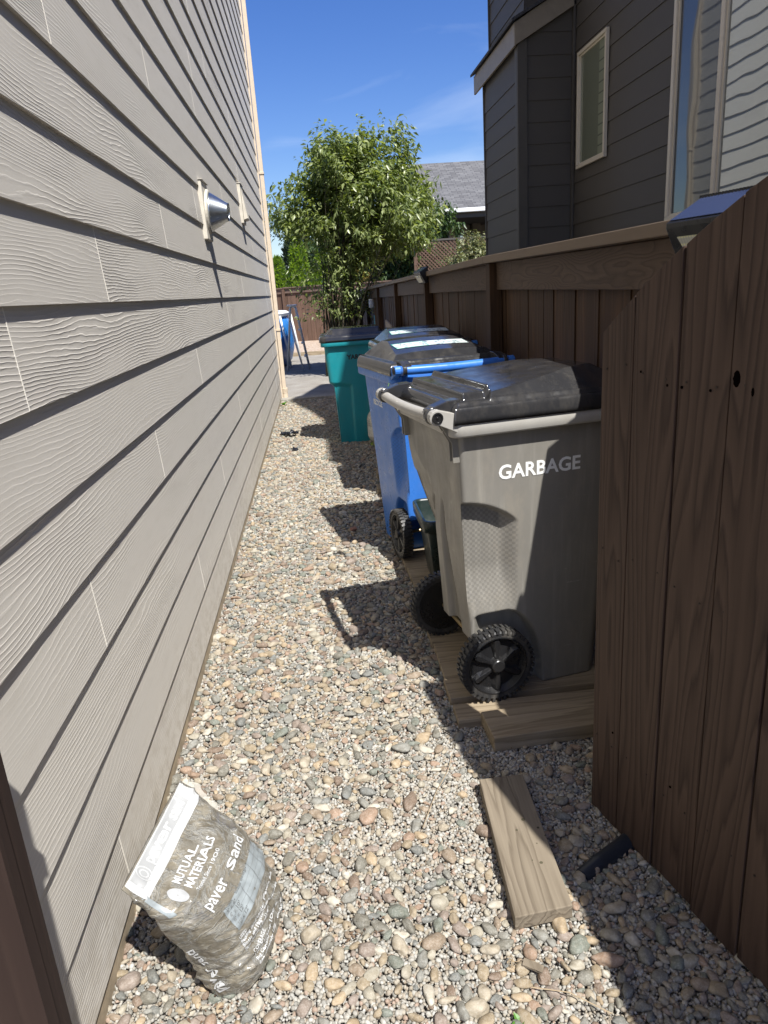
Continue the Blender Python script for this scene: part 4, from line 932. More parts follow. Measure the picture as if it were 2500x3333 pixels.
def on_bag(me, cx, ct, rot=0.0, off=0.0022, left=False):
    """flat mesh (metres) -> front of the bag; cx across in metres from centre, ct 0..1 up"""
    c_, s_ = math.cos(rot), math.sin(rot)
    for vv in me.vertices:
        X, Y, Zz = vv.co; x = cx+X*c_-Y*s_; y = X*s_+Y*c_; t_ = ct+y/AL
        w = 0.130+0.030*float(sstep(0.25, 1.0, np.array(max(0, min(1, t_)))))
        # arclength-ish mapping
        k = x/w; a = math.pi/2-k*1.15; a = max(0.02, min(3.9, a))
        vv.co = bag_pt(0, t_, a=a, off=off+Zz)
    return me
def patch(cx, ct, w, h, rot=0.0, n=10):
    P = np.array([[(-w/2+w*i/n, -h/2+h*j/n, 0) for i in range(n+1)] for j in range(n+1)]); V, Q = grid_mesh(P); return on_bag(np_mesh('patch', V, Q), cx, ct, rot, 0.0012)
link('top_band', patch(0.0, 0.930, 0.325, 0.052, 0, 30), 'bag_print', bag, smooth=True, world=True)
link('band_panel', patch(-0.015, 0.950, 0.225, 0.030, 0, 24), 'bag_grey', bag, world=True).data.transform(Matrix.Translation((0.0006, -0.0002, 0.0008)))
def ptext(name, txt, size, cx, ct, rot=0.0, bold=0.0008, mat='bag_print', sx=1.0, res=2):
    me = text_mesh(txt, size, bold=bold, extrude=0.0003, sx=sx, res=res); on_bag(me, cx, ct, rot, 0.0024); return link(name, me, mat, bag, world=True)
ptext('band_lettering', 'paver sand', 0.034, -0.052, 0.925, sx=0.9)
for (cx, ct, r_) in ((-0.083, 0.945, 0.017),):
    ring = []
    for ra, rb in ((r_, r_*0.86), (r_*0.55, r_*0.42)):
        P = np.array([[(rr_*math.cos(a), rr_*math.sin(a)*1.1, 0) for a in np.linspace(0, 2*math.pi, 28)] for rr_ in (rb, ra)]); V, Q = grid_mesh(P); m_ = on_bag(np_mesh('emblem', V, Q), cx, ct, 0, 0.0030); link('emblem', m_, 'bag_print', bag, world=True)
P = np.array([[(q*0.018*math.cos(a), q*0.018*math.sin(a), 0) for a in np.linspace(0, 2*math.pi, 28)] for q in (0.05, 0.4, 0.7, 1.0)]); V, Q = grid_mesh(P)
link('emblem', on_bag(np_mesh('emblem', V, Q), -0.098, 0.760, 0, 0.0018), 'bag_grey', bag, smooth=True, world=True)
ptext('maker_lettering', 'MUTUAL\nMATERIALS', 0.0195, -0.070, 0.775, bold=0.0005, sx=0.95)
ptext('maker_small_lettering', 'Trusted Since 1900', 0.0095, -0.068, 0.690, bold=0.0001)
ptext('name_lettering', 'paver', 0.034, -0.100, 0.590, bold=0.0004, sx=0.98)
ptext('name_lettering', 'sand', 0.034, -0.008, 0.590, bold=0.0004, sx=0.98)
link('table_panel', patch(0.000, 0.455, 0.165, 0.058, 0, 16), 'bag_panel', bag, smooth=True, world=True)
ptext('table_lettering', "5' x 6'\n4' x 10'\n8' x 12'\n10' x 12'", 0.0125, -0.076, 0.495, mat='bag_ink', bold=0.0001)
ptext('table_heading', 'Project      Inches deep', 0.0085, -0.076, 0.522, mat='bag_ink', bold=0.0001)
grd = MB()
for j in range(4): grd.box(-0.08, 0.085, -0.0004, 0.0004, 0, 0.0002, Matrix.Translation((0, 0.016-0.0150*j, 0)))
for i in range(4): grd.box(-0.0004, 0.0004, -0.032, 0.032, 0, 0.0002, Matrix.Translation((-0.025+0.03*i, 0, 0)))
gm = bpy.data.meshes.new('g'); gm.from_pydata([tuple(p) for p in grd.v], [], grd.f)
bpy_sub = []
def fine_line(x0, y0, x1, y1, n=16, w=0.0008):
    P = []
    dx, dy = x1-x0, y1-y0; l_ = math.hypot(dx, dy); nx, ny = -dy/l_*w/2, dx/l_*w/2
    return np.array([[(x0+dx*k/n+nx*s_, y0+dy*k/n+ny*s_, 0) for k in range(n+1)] for s_ in (-1, 1)])
Vs = []; Qs = []; k0 = 0
for j in range(4): P = fine_line(-0.08, 0.016-0.015*j, 0.082, 0.016-0.015*j); V, Q = grid_mesh(P); Vs.append(V); Qs.append(Q+k0); k0 += len(V)
for i in range(4): P = fine_line(-0.020+0.028*i, -0.032, -0.020+0.028*i, 0.032); V, Q = grid_mesh(P); Vs.append(V); Qs.append(Q+k0); k0 += len(V)
link('table_rule', on_bag(np_mesh('table_rule', np.concatenate(Vs), np.concatenate(Qs)), 0.000, 0.455, 0, 0.0022), 'bag_ink', bag, world=True)
ptext('uses_lettering', 'USES:\nBedding Sand Under Pavers, Patio\nBlocks and Flagstones.\nPaver Joints. Leveling. Gardens', 0.0105, -0.092, 0.335, bold=0.0002)
ptext('coverage_lettering', 'COVERAGE\n1 cubic foot per 100 lb\nBag Contains\nApproximately 1/2 Cubic Feet', 0.0105, -0.080, 0.205, bold=0.0002)
ptext('side_lettering', 'paver sand', 0.031, -0.175, 0.12, rot=R(96), bold=0.0003, sx=1.0)
link('lower_panel', patch(0.062, 0.070, 0.085, 0.020, 0, 10), 'bag_panel', bag, smooth=True, world=True)
ex_ = [(-0.118, 0.80, 0.02, 0.05)]
link('side_film', patch(-0.165, 0.80, 0.030, 0.070, R(-10), 8), 'bag_panel', bag, smooth=True, world=True)
# torn film frill along the right seam
fr_ = MB(); pts = []
for k in range(46):
    t_ = 0.12+0.86*k/45; e = bag_pt(0, t_, a=0.0); o_ = Vector((0.010+0.012*mnoise.noise(Vector((k*0.35, 0, 0))), 0.012+0.010*mnoise.noise(Vector((k*0.5, 3, 0))), 0.006*mnoise.noise(Vector((k*0.6, 7, 1)))))
    pts += [e-Vector((0.006, 0.004, 0)), e+o_]
s = NT('clear_film'); s.set(Base_Color=(0.55, 0.53, 0.47), Roughness=0.18, Alpha=0.55); M['film'] = s.m
fr_.add(pts, [(2*k, 2*k+1, 2*k+3, 2*k+2) for k in range(45)]); fr_.build('seam_film', 'film', bag, smooth=True, world=True)

# ------------------------------------------------------------------ edging, pool, ladder
ed = [(-0.60, -0.238), (-0.232, 0.080), (0.086, 0.40), (0.406, 0.72), (0.726, 1.04)]
for i, (a, b) in enumerate(ed):
    o = MB().box(0, b-a, 0, 0.24, -0.03, 0.035+0.002*(i % 2)).build('edging_paver', 'paver', None, bevel=0.005); o.location = (a, 10.36+0.006*i, 0)
    tag(o, ['concrete edging block touching the tan house corner', 'concrete edging block second from the tan house corner', 'concrete edging block beside the teal bin', 'concrete edging block hidden behind the teal bin', 'concrete edging block touching the right fence'][i], 'edging block', 'edging blocks along the patio')
pool = thing('swimming_pool', 'round blue above-ground pool with white rim behind the house corner', 'pool', (-2.95, 16.4, 0))
pr = [(2.28, 0.0), (2.38, 0.10), (2.45, 0.32), (2.47, 0.55), (2.42, 0.85), (2.36, 1.04)]
MB().lathe(pr, 72, 'Z').build('liner', 'pool_blue', pool, smooth=True)
MB().lathe([(2.30, 1.04), (2.40, 1.04), (2.42, 1.10), (2.36, 1.14), (2.30, 1.12)], 72, 'Z', closed=True).build('top_rail', 'white_metal', pool)
for k in range(14):
    a = 2*math.pi*k/14+0.05; ca, sa = math.cos(a), math.sin(a)
    MB().tube([(2.44*ca, 2.44*sa, 1.06), (2.52*ca, 2.52*sa, 0.5), (2.58*ca, 2.58*sa, 0.0)], 0.022, 8).build('leg', 'white_metal', pool, smooth=True)
ld = thing('pool_ladder', 'white A-frame pool ladder standing over the pool rim', 'ladder', (-0.35, 15.0, 0))
LX = -0.47; LT = 1.24
for yy in (14.75, 15.25):
    MB().tube([(-0.185, yy, 0), (-0.355, yy, LT-0.03), (-0.40, yy, LT)], 0.017, 8).build('side_rail', 'white_metal', ld, world=True, smooth=True)
    MB().tube([(-0.63, yy-0.05, 0), (-0.46, yy, LT-0.03), (-0.42, yy, LT)], 0.017, 8).build('side_rail', 'white_metal', ld, world=True, smooth=True)
for k in range(4): z = 0.25+0.26*k; x = -0.185-0.17*z/LT; MB().box(x-0.05, x+0.02, 14.76, 15.24, z, z+0.022).build('tread', 'white_metal', ld, world=True)
MB().box(-0.52, -0.33, 14.72, 15.28, LT, LT+0.03).build('platform', 'white_metal', ld, world=True)
tag(MB().tube([(-0.30, 14.62, 0.0), (-0.42, 14.70, 0.55), (-0.50, 14.9, 1.05)], 0.016, 8).build('pool_brace', 'white_metal', None, smooth=True), 'loose white pole leaning on the pool beside the ladder', 'pole')
tag(MB().box(-3, 2.2, 18.2, 18.29, 0.0, 0.09).build('timber_edging', 'plank', None), 'low timber edging between patio and planting bed', 'timber edging')

# jars, stake, offcut board on the fence
for i, (x, y, zt) in enumerate(((0.93, 14.15, 1.275), (0.93, 11.9, 1.305), (0.93, 16.9, 1.26))):
    j = thing('hanging_jar', ['clear jar lantern hanging on the far fence, middle of three', 'clear jar lantern hanging on the far fence, nearest of three', 'clear jar lantern on the far fence, farthest of three'][i], 'lantern', (x, y, zt-0.13), 0, 'jar lanterns on the far fence')
    MB().lathe([(0.0, 0.0), (0.036, 0.0), (0.042, 0.01), (0.042, 0.10), (0.034, 0.118), (0.032, 0.118), (0.038, 0.10), (0.038, 0.012), (0.0, 0.006)], 24, 'Z').build('jar', 'jar', j, smooth=True)
    MB().lathe([(0.0, 0.119), (0.038, 0.119), (0.038, 0.135), (0.0, 0.137)], 24, 'Z').build('lid', 'white_metal', j)
    MB().tube([(0.0, 0, 0.137), (0.0, 0, 0.20), (0.02, 0, 0.235), (0.05, 0, 0.24)], 0.004, 6).build('hook', 'black_plastic', j)
tag(MB().add([(0, -.03, 0), (0, .03, 0), (0, .06, .12), (0, .0, .30), (0, -.055, .10), (.012, -.03, 0), (.012, .03, 0), (.012, .06, .12), (.012, .0, .30), (.012, -.055, .10)], [(0, 1, 2, 3, 4), (9, 8, 7, 6, 5), (0, 5, 6, 1), (1, 6, 7, 2), (2, 7, 8, 3), (3, 8, 9, 4), (4, 9, 5, 0)], Matrix.Translation((0.86, 10.7, 0.80))).tube([(0.866, 10.7, 0.0), (0.866, 10.7, 0.83)], 0.008, 8).build('garden_stake', 'stake', None), 'teal glass garden stake by the fence behind the bins', 'garden ornament')
tag(MB().add([(0.86, 8.3, 0.7), (0.90, 9.35, 0.75), (0.90, 9.45, 1.072), (0.86, 8.42, 1.045), (0.88, 8.3, 0.7), (0.92, 9.35, 0.75), (0.92, 9.45, 1.072), (0.88, 8.42, 1.045)], [(0, 3, 2, 1), (4, 5, 6, 7), (0, 1, 5, 4), (1, 2, 6, 5), (2, 3, 7, 6), (3, 0, 4, 7)]).box(0.87, 0.91, 8.4, 8.46, 0.0, 0.72).build('board_offcut', 'card', None), 'pale board offcut standing against the fence behind the blue bins', 'board')

# ------------------------------------------------------------------ foliage
def leaves_mesh(name, C0, D, Lf, Wf, seed, droop=0.3):
    """arrays: C0 (n,3) base, D (n,3) direction, Lf, Wf (n) -> folded 6-vertex leaves"""
    g = np.random.default_rng(seed); n = len(C0)
    D = D/np.linalg.norm(D, axis=1, keepdims=True); up = g.normal(size=(n, 3))*0.55+np.array([0, 0, 1.0])
    S = np.cross(D, up); S /= np.linalg.norm(S, axis=1, keepdims=True)+1e-9; N = np.cross(S, D)
    Lf = Lf[:, None]; Wf = Wf[:, None]
    b = C0; m1 = C0+D*Lf*0.45-N*Lf*0.03; t = C0+D*Lf-N*Lf*droop*0.5-np.array([0, 0, 1])*Lf*droop*0.3
    l = m1-S*Wf*0.5+N*Wf*0.18; r = m1+S*Wf*0.5+N*Wf*0.18
    V = np.stack([b, l, t, r, m1], 1).reshape(-1, 3); k = np.arange(n)*5
    Q = np.concatenate([np.stack([k, k+4, k+2, k+1], 1), np.stack([k, k+3, k+2, k+4], 1)])
    return np_mesh(name, V, Q)
def crown_points(center, rad, n, seed, shell=0.55, bumps=0.28, freq=1.3, cut=0.0):
    g = np.random.default_rng(seed); out = []
    while len(out) < n:
        d = g.normal(size=3); d /= np.linalg.norm(d); r = shell+(1-shell)*g.random()**0.6 if g.random() < 0.8 else g.random()*shell
        k = 1+bumps*mnoise.noise(Vector(d*freq)+Vector((seed, 0, 0)))*2+0.5*bumps*mnoise.noise(Vector(d*freq*3)+Vector((0, seed, 0)))*2
        p = np.array(center)+d*np.array(rad)*r*k
        if mnoise.noise(Vector(p*2.2)+Vector((seed*3, 1, 2))) < cut-0.5: continue
        if g.random() < 0.85 and mnoise.noise(Vector(p*1.9)+Vector((seed*3, 1, 2))) < cut: continue
        out.append(p)
    return np.array(out)
def twig_leaves(cp, center, k, Lm, Wm, seed, spread=0.16, droop=0.35, upb=0.35):
    g = np.random.default_rng(seed); C0 = []; D = []
    for p in cp:
        o = p-np.array(center); o = o/(np.linalg.norm(o)+1e-6); ax = o*0.6+g.normal(size=3)*0.45+np.array([0, 0, upb]); ax /= np.linalg.norm(ax)
        for j in range(k):
            t = (j+g.random())/k; s_ = g.normal(size=3); s_ -= ax*s_.dot(ax); s_ /= np.linalg.norm(s_)
            C0.append(p+ax*(t-0.5)*spread*2+s_*0.01); D.append(ax*0.35+s_*0.8+np.array([0, 0, -0.25]))
    n = len(C0); return np.array(C0), np.array(D), Lm*(0.6+0.8*g.random(n)), Wm*(0.6+0.7*g.random(n))

shrub = thing('multistem_shrub', 'tall leafy multi-stemmed shrub rising behind the teal bin', 'shrub', (0.45, 13.3, 0))
crown_c = (0.93, 13.3, 2.93)
mbs = MB(); g = np.random.default_rng(3)
cpA = crown_points(crown_c, (1.18, 0.85, 0.96), 2100, 5, bumps=0.32, cut=-0.20)
cpA = cpA[(cpA[:, 0] > 0.35) | (cpA[:, 2] > 2.15+0.5*(0.35-cpA[:, 0]))]
tips = cpA[g.choice(len(cpA), 150, replace=False)]
for i in range(44):
    a = g.random()*6.28; r = 0.30*math.sqrt(g.random()); b_ = np.array([0.42+r*math.cos(a), 13.3+r*math.sin(a)*0.8, 0.0]); e = tips[i]
    mid = b_*0.55+e*0.45; mid[0] = b_[0]*0.78+e[0]*0.22; mid[1] = b_[1]*0.75+e[1]*0.25; mid += g.normal(size=3)*0.04
    pts = []
    for t in np.linspace(0, 1, 9): pts.append((1-t)**2*b_+2*t*(1-t)*mid+t*t*e+g.normal(size=3)*0.010)
    rs = np.linspace(0.014+0.008*g.random(), 0.004, 9); mbs.tube(pts, list(rs), 6)
    for j in range(2):
        s0 = pts[int(g.integers(4, 7))]; e2 = tips[int(g.integers(0, len(tips)))]
        if np.linalg.norm(e2-s0) < 1.3: mbs.tube([s0, s0*0.5+e2*0.5+g.normal(size=3)*0.05, e2], [0.006, 0.005, 0.003], 5)
mbs.build('stems', 'bark', shrub, world=True, smooth=True)
gs = MB()
for i in range(9):
    a = g.random()*6.28; b_ = np.array([0.52+0.26*math.cos(a), 13.4+0.2*math.sin(a), 0]); e = b_+np.array([g.normal()*0.16+0.10, g.normal()*0.1-0.05, 1.3+g.random()*0.7])
    gs.tube([b_, b_*0.5+e*0.5+g.normal(size=3)*0.03, e], [0.014, 0.011, 0.005], 6)
gs.build('young_stems', 'green_stem', shrub, world=True, smooth=True)
C0, D, Lf, Wf = twig_leaves(cpA, crown_c, 11, 0.112, 0.044, 9)
cpB = np.array([(0.50+g.normal()*0.36, 13.25+g.normal()*0.25, 1.05+g.random()*1.1) for _ in range(280)])
cpC = np.array([(-0.28+g.normal()*0.14, 13.1+g.normal()*0.2, 2.32+g.random()*0.65) for _ in range(70)])
cpD = np.array([tips[i]+g.normal(size=3)*0.02+np.array([0, 0, 0.16+0.12*g.random()]) for i in range(70)])
a1 = twig_leaves(cpB, (0.5, 13.5, 1.0), 9, 0.09, 0.034, 10); a2 = twig_leaves(cpC, (0.3, 13.5, 1.8), 11, 0.095, 0.036, 11); a3 = twig_leaves(cpD, crown_c, 10, 0.085, 0.032, 12, upb=1.2, spread=0.11)
C0, D, Lf, Wf = [np.concatenate([q_, w_, e_, r_]) for q_, w_, e_, r_ in zip((C0, D, Lf, Wf), a1, a2, a3)]
link('crown', leaves_mesh('crown', C0, D, Lf, Wf, 21), 'leaf', shrub, world=True)

def bushy(name, label, cat, base, center, rad, n, k, Lm, Wm, mat, seed, cut=-0.2, trunk=0.03, group=None, spread=0.16, droop=0.3, bumps=0.28):
    t = thing(name, label, cat, base, 0, group); g = np.random.default_rng(seed)
    cp = crown_points(center, rad, n, seed, cut=cut, bumps=bumps); C0, D, Lf, Wf = twig_leaves(cp, center, k, Lm, Wm, seed+1, spread=spread)
    link('crown', leaves_mesh('crown', C0, D, Lf, Wf, seed+2, droop), mat, t, world=True)
    tb_ = MB(); b_ = np.array(base, float); c_ = np.array(center, float)
    tb_.tube([b_, b_*0.5+c_*0.5+g.normal(size=3)*0.05, c_], [trunk*1.5, trunk, trunk*0.5], 8)
    for i in range(12): e = cp[int(g.integers(0, len(cp)))]; m_ = b_*0.35+c_*0.65; tb_.tube([m_, (m_+e)/2+g.normal(size=3)*0.08, e], [trunk*0.6, trunk*0.35, trunk*0.15], 5)
    tb_.build('trunk', 'bark', t, world=True, smooth=True); return t
bushy('leafy_tree', 'green tree with drooping leaves beyond the back fence left of the lattice', 'tree', (3.6, 27.0, 0), (3.3, 27.0, 2.75), (1.75, 1.3, 1.75), 1700, 12, 0.17, 0.085, 'leaf2', 31, cut=-0.25, droop=0.7)
bushy('leafy_tree', 'bushy green tree behind the tall shrub, above the back fence', 'tree', (1.6, 28.5, 0), (1.5, 28.5, 2.7), (1.6, 1.2, 1.6), 900, 12, 0.15, 0.08, 'leaf2', 37, cut=-0.2)
bushy('variegated_bush', 'pale variegated bush in front of the lattice by the dark house', 'bush', (5.15, 23.6, 0), (5.2, 23.6, 2.05), (0.95, 0.6, 0.85), 700, 10, 0.085, 0.055, 'pale_leaf', 41, cut=-0.25)
bushy('yellow_shrub', 'yellow-orange foliage clump just above the back fence', 'shrub', (1.55, 25.6, 0), (1.55, 25.6, 1.75), (0.33, 0.3, 0.62), 220, 10, 0.08, 0.03, 'yellow_leaf', 43, cut=-0.3)
def arborvitae(label, x, y, h, r, seed, mat='arb', name='arborvitae', n=7500, size=0.10):
    t = thing(name, label, 'conifer', (x, y, 0), 0, 'conifers beyond the back fence'); g = np.random.default_rng(seed)
    z = h*(1-np.sqrt(1-g.random(n)*0.98)); z = h*g.random(n)**1.25; prof = r*np.clip((1-z/h), 0, 1)**0.62*np.clip(0.55+z/h*2.5, 0, 1)
    a = g.random(n)*6.283; nz = np.array([mnoise.noise(Vector((math.cos(q)*2.2, math.sin(q)*2.2, w*2.6+seed))) for q, w in zip(a, z)])
    rr_ = prof*(0.80+0.20*g.random(n))*(1+0.30*nz); C0 = np.stack([x+rr_*np.cos(a), y+rr_*np.sin(a), z], 1)
    D = np.stack([np.cos(a)*0.55, np.sin(a)*0.55, 0.85+0*a], 1)+g.normal(size=(n, 3))*0.3
    link('crown', leaves_mesh('crown', C0, D, size*(1+g.random(n)), size*0.45*(0.7+g.random(n)), seed+5, 0.1), mat, t, world=True)
    MB().tube([(x, y, 0), (x, y, h*0.9)], [0.06, 0.01], 8).build('trunk', 'bark', t, world=True)
ax = [(-2.1, 28.2, 3.1, 0.62), (-1.15, 27.6, 2.75, 0.60), (-0.38, 27.5, 3.45, 0.66), (0.45, 27.8, 3.0, 0.62), (1.0, 27.6, 2.6, 0.5), (2.15, 27.9, 3.0, 0.60)]
al_ = ['bright green arborvitae farthest left behind the house corner', 'low bright green arborvitae just right of the downspout', 'tall bright green arborvitae left of the shrub stems', 'green arborvitae directly behind the shrub stems', 'shortest green arborvitae behind the shrub stems', 'green arborvitae beside the yellow foliage']
for i, (x, y, h, r) in enumerate(ax): arborvitae(al_[i], x, y, h, r, 60+i)
arborvitae('dark blue-green conifer far off behind the arborvitae', -0.55, 44, 5.9, 1.5, 90, 'conifer', 'fir_tree', 5200, 0.2)
arborvitae('second dark conifer farther left in the distance', -3.4, 47, 6.4, 1.6, 92, 'conifer', 'fir_tree', 4000, 0.2)

# ------------------------------------------------------------------ house far behind, lattice
fh = thing('shingled_house', 'far house with grey shingle roof and dark covered porch', 'house', (8, 30, 0))
def uvq(name, pts, uv, mat, parent):
    me = bpy.data.meshes.new(name); me.from_pydata(pts, [], [(0, 1, 2, 3)]); l_ = me.uv_layers.new(name='UVMap')
    for i, c_ in enumerate(uv): l_.data[i].uv = c_
    return link(name, me, mat, parent, world=True)
ez, rz_ = 4.02, 6.25
o = uvq('roof', [(3.6, 27.4, ez), (16, 27.4, ez), (16, 32, rz_), (3.6, 32, rz_)], [(0, 0), (12.4, 0), (12.4, 5.1), (0, 5.1)], 'shingle', fh)
sm = o.modifiers.new('thickness', 'SOLIDIFY'); sm.thickness = 0.08
rb = uvq('rear_roof', [(3.6, 32, rz_), (16, 32, rz_), (16, 37, ez), (3.6, 37, ez)], [(0, 0), (12.4, 0), (12.4, 5.1), (0, 5.1)], 'shingle', fh)
MB().box(3.5, 16, 27.24, 27.40, ez-0.13, ez+0.01).build('gutter', 'white_metal', fh, world=True, bevel=0.02)
MB().box(3.6, 16, 27.41, 27.46, ez-0.30, ez-0.09).build('fascia', 'trim_dark', fh, world=True)
MB().box(3.6, 16, 27.46, 31.0, ez-0.31, ez-0.26).build('porch_ceiling', 'interior', fh, world=True)
MB().box(7.1, 16, 31.0, 36.5, 0, ez).build('wall', 'trim_dark', fh, world=True)
MB().box(3.7, 5.4, 31.0, 31.2, 0, 3.0).build('wall', 'trim_dark', fh, world=True)
MB().box(5.75, 6.6, 30.6, 30.8, 0, 3.75).build('porch_wall', 'stucco', fh, world=True)
MB().box(6.05, 6.28, 30.55, 30.598, 2.6, 3.3).build('window', 'glass', fh, world=True)
MB().box(6.62, 6.95, 30.2, 31.0, 0, 3.8).build('porch_post', 'trim_dark', fh, world=True)
MB().box(5.4, 7.1, 31.3, 31.4, 0, 4.0).build('back_wall', 'interior', fh, world=True)
lat = thing('lattice_fence', 'brown diagonal lattice screen above a fence before the far house', 'lattice', (5.0, 25.4, 0))
lm = MB(); x0, x1, z0, z1, yl = 3.62, 7.2, 1.75, 2.88, 25.4
def clipseg(p, q):
    # clip the diagonal to the rectangle
    (ax_, az_), (bx, bz) = p, q; t0, t1 = 0, 1; dx, dz = bx-ax_, bz-az_
    for pp, qq in ((-dx, ax_-x0), (dx, x1-ax_), (-dz, az_-z0), (dz, z1-az_)):
        if pp == 0: continue
        r = qq/pp
        if pp < 0: t0 = max(t0, r)
        else: t1 = min(t1, r)
    return None if t0 >= t1 else ((ax_+dx*t0, az_+dz*t0), (ax_+dx*t1, az_+dz*t1))
for sgn in (1, -1):
    k = x0-3
    while k < x1+3:
        sg = clipseg((k, z0-1), (k+sgn*4, z0+3))
        if sg:
            (ax_, az_), (bx, bz) = sg; l_ = math.hypot(bx-ax_, bz-az_); nx, nz = -(bz-az_)/l_*0.02, (bx-ax_)/l_*0.02; yy = yl+(0.006 if sgn > 0 else -0.006)
            lm.prism([(ax_-nx, az_-nz), (bx-nx, bz-nz), (bx+nx, bz+nz), (ax_+nx, az_+nz)], yy-0.005, yy+0.005, 'Y')
        k += 0.125
lm.build('lattice', 'back_wood', lat, world=True)
MB().box(x0, x1, yl-0.03, yl+0.03, z1+0.001, z1+0.06).build('top_rail', 'trim_dark', lat, world=True)
MB().box(x0, x1, yl-0.02, yl+0.02, 0, z0-0.001).build('boards', 'back_wood', lat, world=True)
for px_ in (x0-0.05, 5.75): MB().box(px_-0.05, px_+0.05, yl-0.07, yl-0.031, 0, z1+0.1).build('post', 'back_wood', lat, world=True)

# ------------------------------------------------------------------ gravel (real stones)
def ico(sub):
    import bmesh
    bm = bmesh.new(); bmesh.ops.create_icosphere(bm, subdivisions=sub, radius=1.0); bm.verts.ensure_lookup_table()
    V = np.array([v.co[:] for v in bm.verts]); F = np.array([[v.index for v in f.verts] for f in bm.faces]); bm.free(); return V, F
def protos(sub, n, amp, seed, facet=0.0):
    V, F = ico(sub); out = []; g = np.random.default_rng(seed)
    for i in range(n):
        o_ = g.random(3)*50; k = np.array([1+amp*1.6*mnoise.noise(Vector(v*0.9+o_))+amp*0.8*mnoise.noise(Vector(v*2.0+o_)) for v in V])
        P = V*k[:, None]
        if facet:
            for _ in range(5):
                d = g.normal(size=3); d /= np.linalg.norm(d); c_ = 0.72+0.15*g.random(); s_ = P@d; P = P-np.outer(np.clip(s_-c_, 0, None)*facet, d)
        out.append(P)
    return out, F
def stones(name, pos, size, flat_, mat, sub, amp, seed, tilt=0.25, facet=0.0, elong=0.35):
    g = np.random.default_rng(seed); pr_, F = protos(sub, 16, amp, seed, facet); n = len(pos); m_ = len(pr_[0]); V = np.zeros((n, m_, 3), np.float32)
    sx = size*(1+elong*g.random(n)); sy = size*(1-elong*0.6*g.random(n)); sz = size*flat_*(0.8+0.5*g.random(n)); yaw = g.random(n)*6.283; tx = g.normal(size=n)*tilt; which = g.integers(0, 16, n)
    for i in range(16):
        k = np.where(which == i)[0]
        if not len(k): continue
        P = pr_[i][None]*np.stack([sx[k], sy[k], sz[k]], 1)[:, None, :]
        c_, s_ = np.cos(tx[k])[:, None], np.sin(tx[k])[:, None]; y_, z_ = P[..., 1]*c_-P[..., 2]*s_, P[..., 1]*s_+P[..., 2]*c_
        c_, s_ = np.cos(yaw[k])[:, None], np.sin(yaw[k])[:, None]; x_ = P[..., 0]*c_-y_*s_; y2 = P[..., 0]*s_+y_*c_
        V[k] = np.stack([x_, y2, z_], -1)+pos[k][:, None, :]
    Q = (F[None]+(np.arange(n)*m_)[:, None, None]).reshape(-1, 3)
    o = link(name, np_mesh(name, V.reshape(-1, 3), Q), mat, None, smooth=True); return o
def excluded(x, y):
    if 0.40 < x and 2.10 < y < 4.05: return True
    if x > 1.02: return True
    if -0.38 < x < -0.24 and 1.26 < y < 1.38: return True
    # under the lumber
    if abs(x-0.418) < 0.055 and abs(y-1.52) < 0.22: return True
    if 0.50 < x < 0.85 and 1.96 < y < 2.08: return True
    return False
g = np.random.default_rng(12)
# river pebbles: dart throwing, denser in drifts
cell = 0.05; gridd = {}; pp = []; ss = []
def try_add(x, y, r, fill=0.74):
    ci, cj = int(x/cell), int(y/cell)
    for a in range(ci-2, ci+3):
        for b in range(cj-2, cj+3):
            for (x2, y2, r2) in gridd.get((a, b), ()):
                if (x-x2)**2+(y-y2)**2 < ((r+r2)*(fill+0.08))**2: return False
    gridd.setdefault((ci, cj), []).append((x, y, r)); return True
for k in range(80000):
    x = -0.575+g.random()*1.62; y = 0.5+(g.random()**1.25)*9.9
    if excluded(x, y) or (x > 0.5 and y > 2.1): continue
    dn = mnoise.noise(Vector((x*2.1, y*1.6, 0.0)))*0.5+0.5; wallb = 0.30*max(0, 1-(x+0.57)/0.35)
    gateb = 0.25 if (x > 0.45 and y < 1.7) else 0.0
    lim = 0.40+wallb+0.05*min(1, max(0, (y-1.5)))+gateb+0.28*min(1, max(0, (y-2.0)/2.0))
    if x > 0.30 and 1.55 < y < 2.1: lim = 0.10
    if dn > lim+0.22*g.random(): 
        if g.random() > 0.10: continue
    r = 0.0064+0.0140*g.random()**1.7+(0.006 if g.random() < 0.08 else 0)
    if y > 3.5: r *= 1.10
    if try_add(x, y, r): pp.append((x, y, 0.004+r*0.30+0.004*g.random())); ss.append(r)
pp = np.array(pp); ss = np.array(ss); near = pp[:, 1] < 3.6
tag(stones('river_pebbles', pp[near], ss[near], 0.56, 'pebble', 3, 0.24, 5, facet=0.45, elong=0.5), kind='stuff', label='rounded tan and grey river pebbles scattered over the near path', cat='pebbles')
tag(stones('far_river_pebbles', pp[~near], ss[~near], 0.56, 'pebble', 2, 0.22, 6, facet=0.3, elong=0.5), kind='stuff', label='rounded river pebbles covering the far part of the path', cat='pebbles')
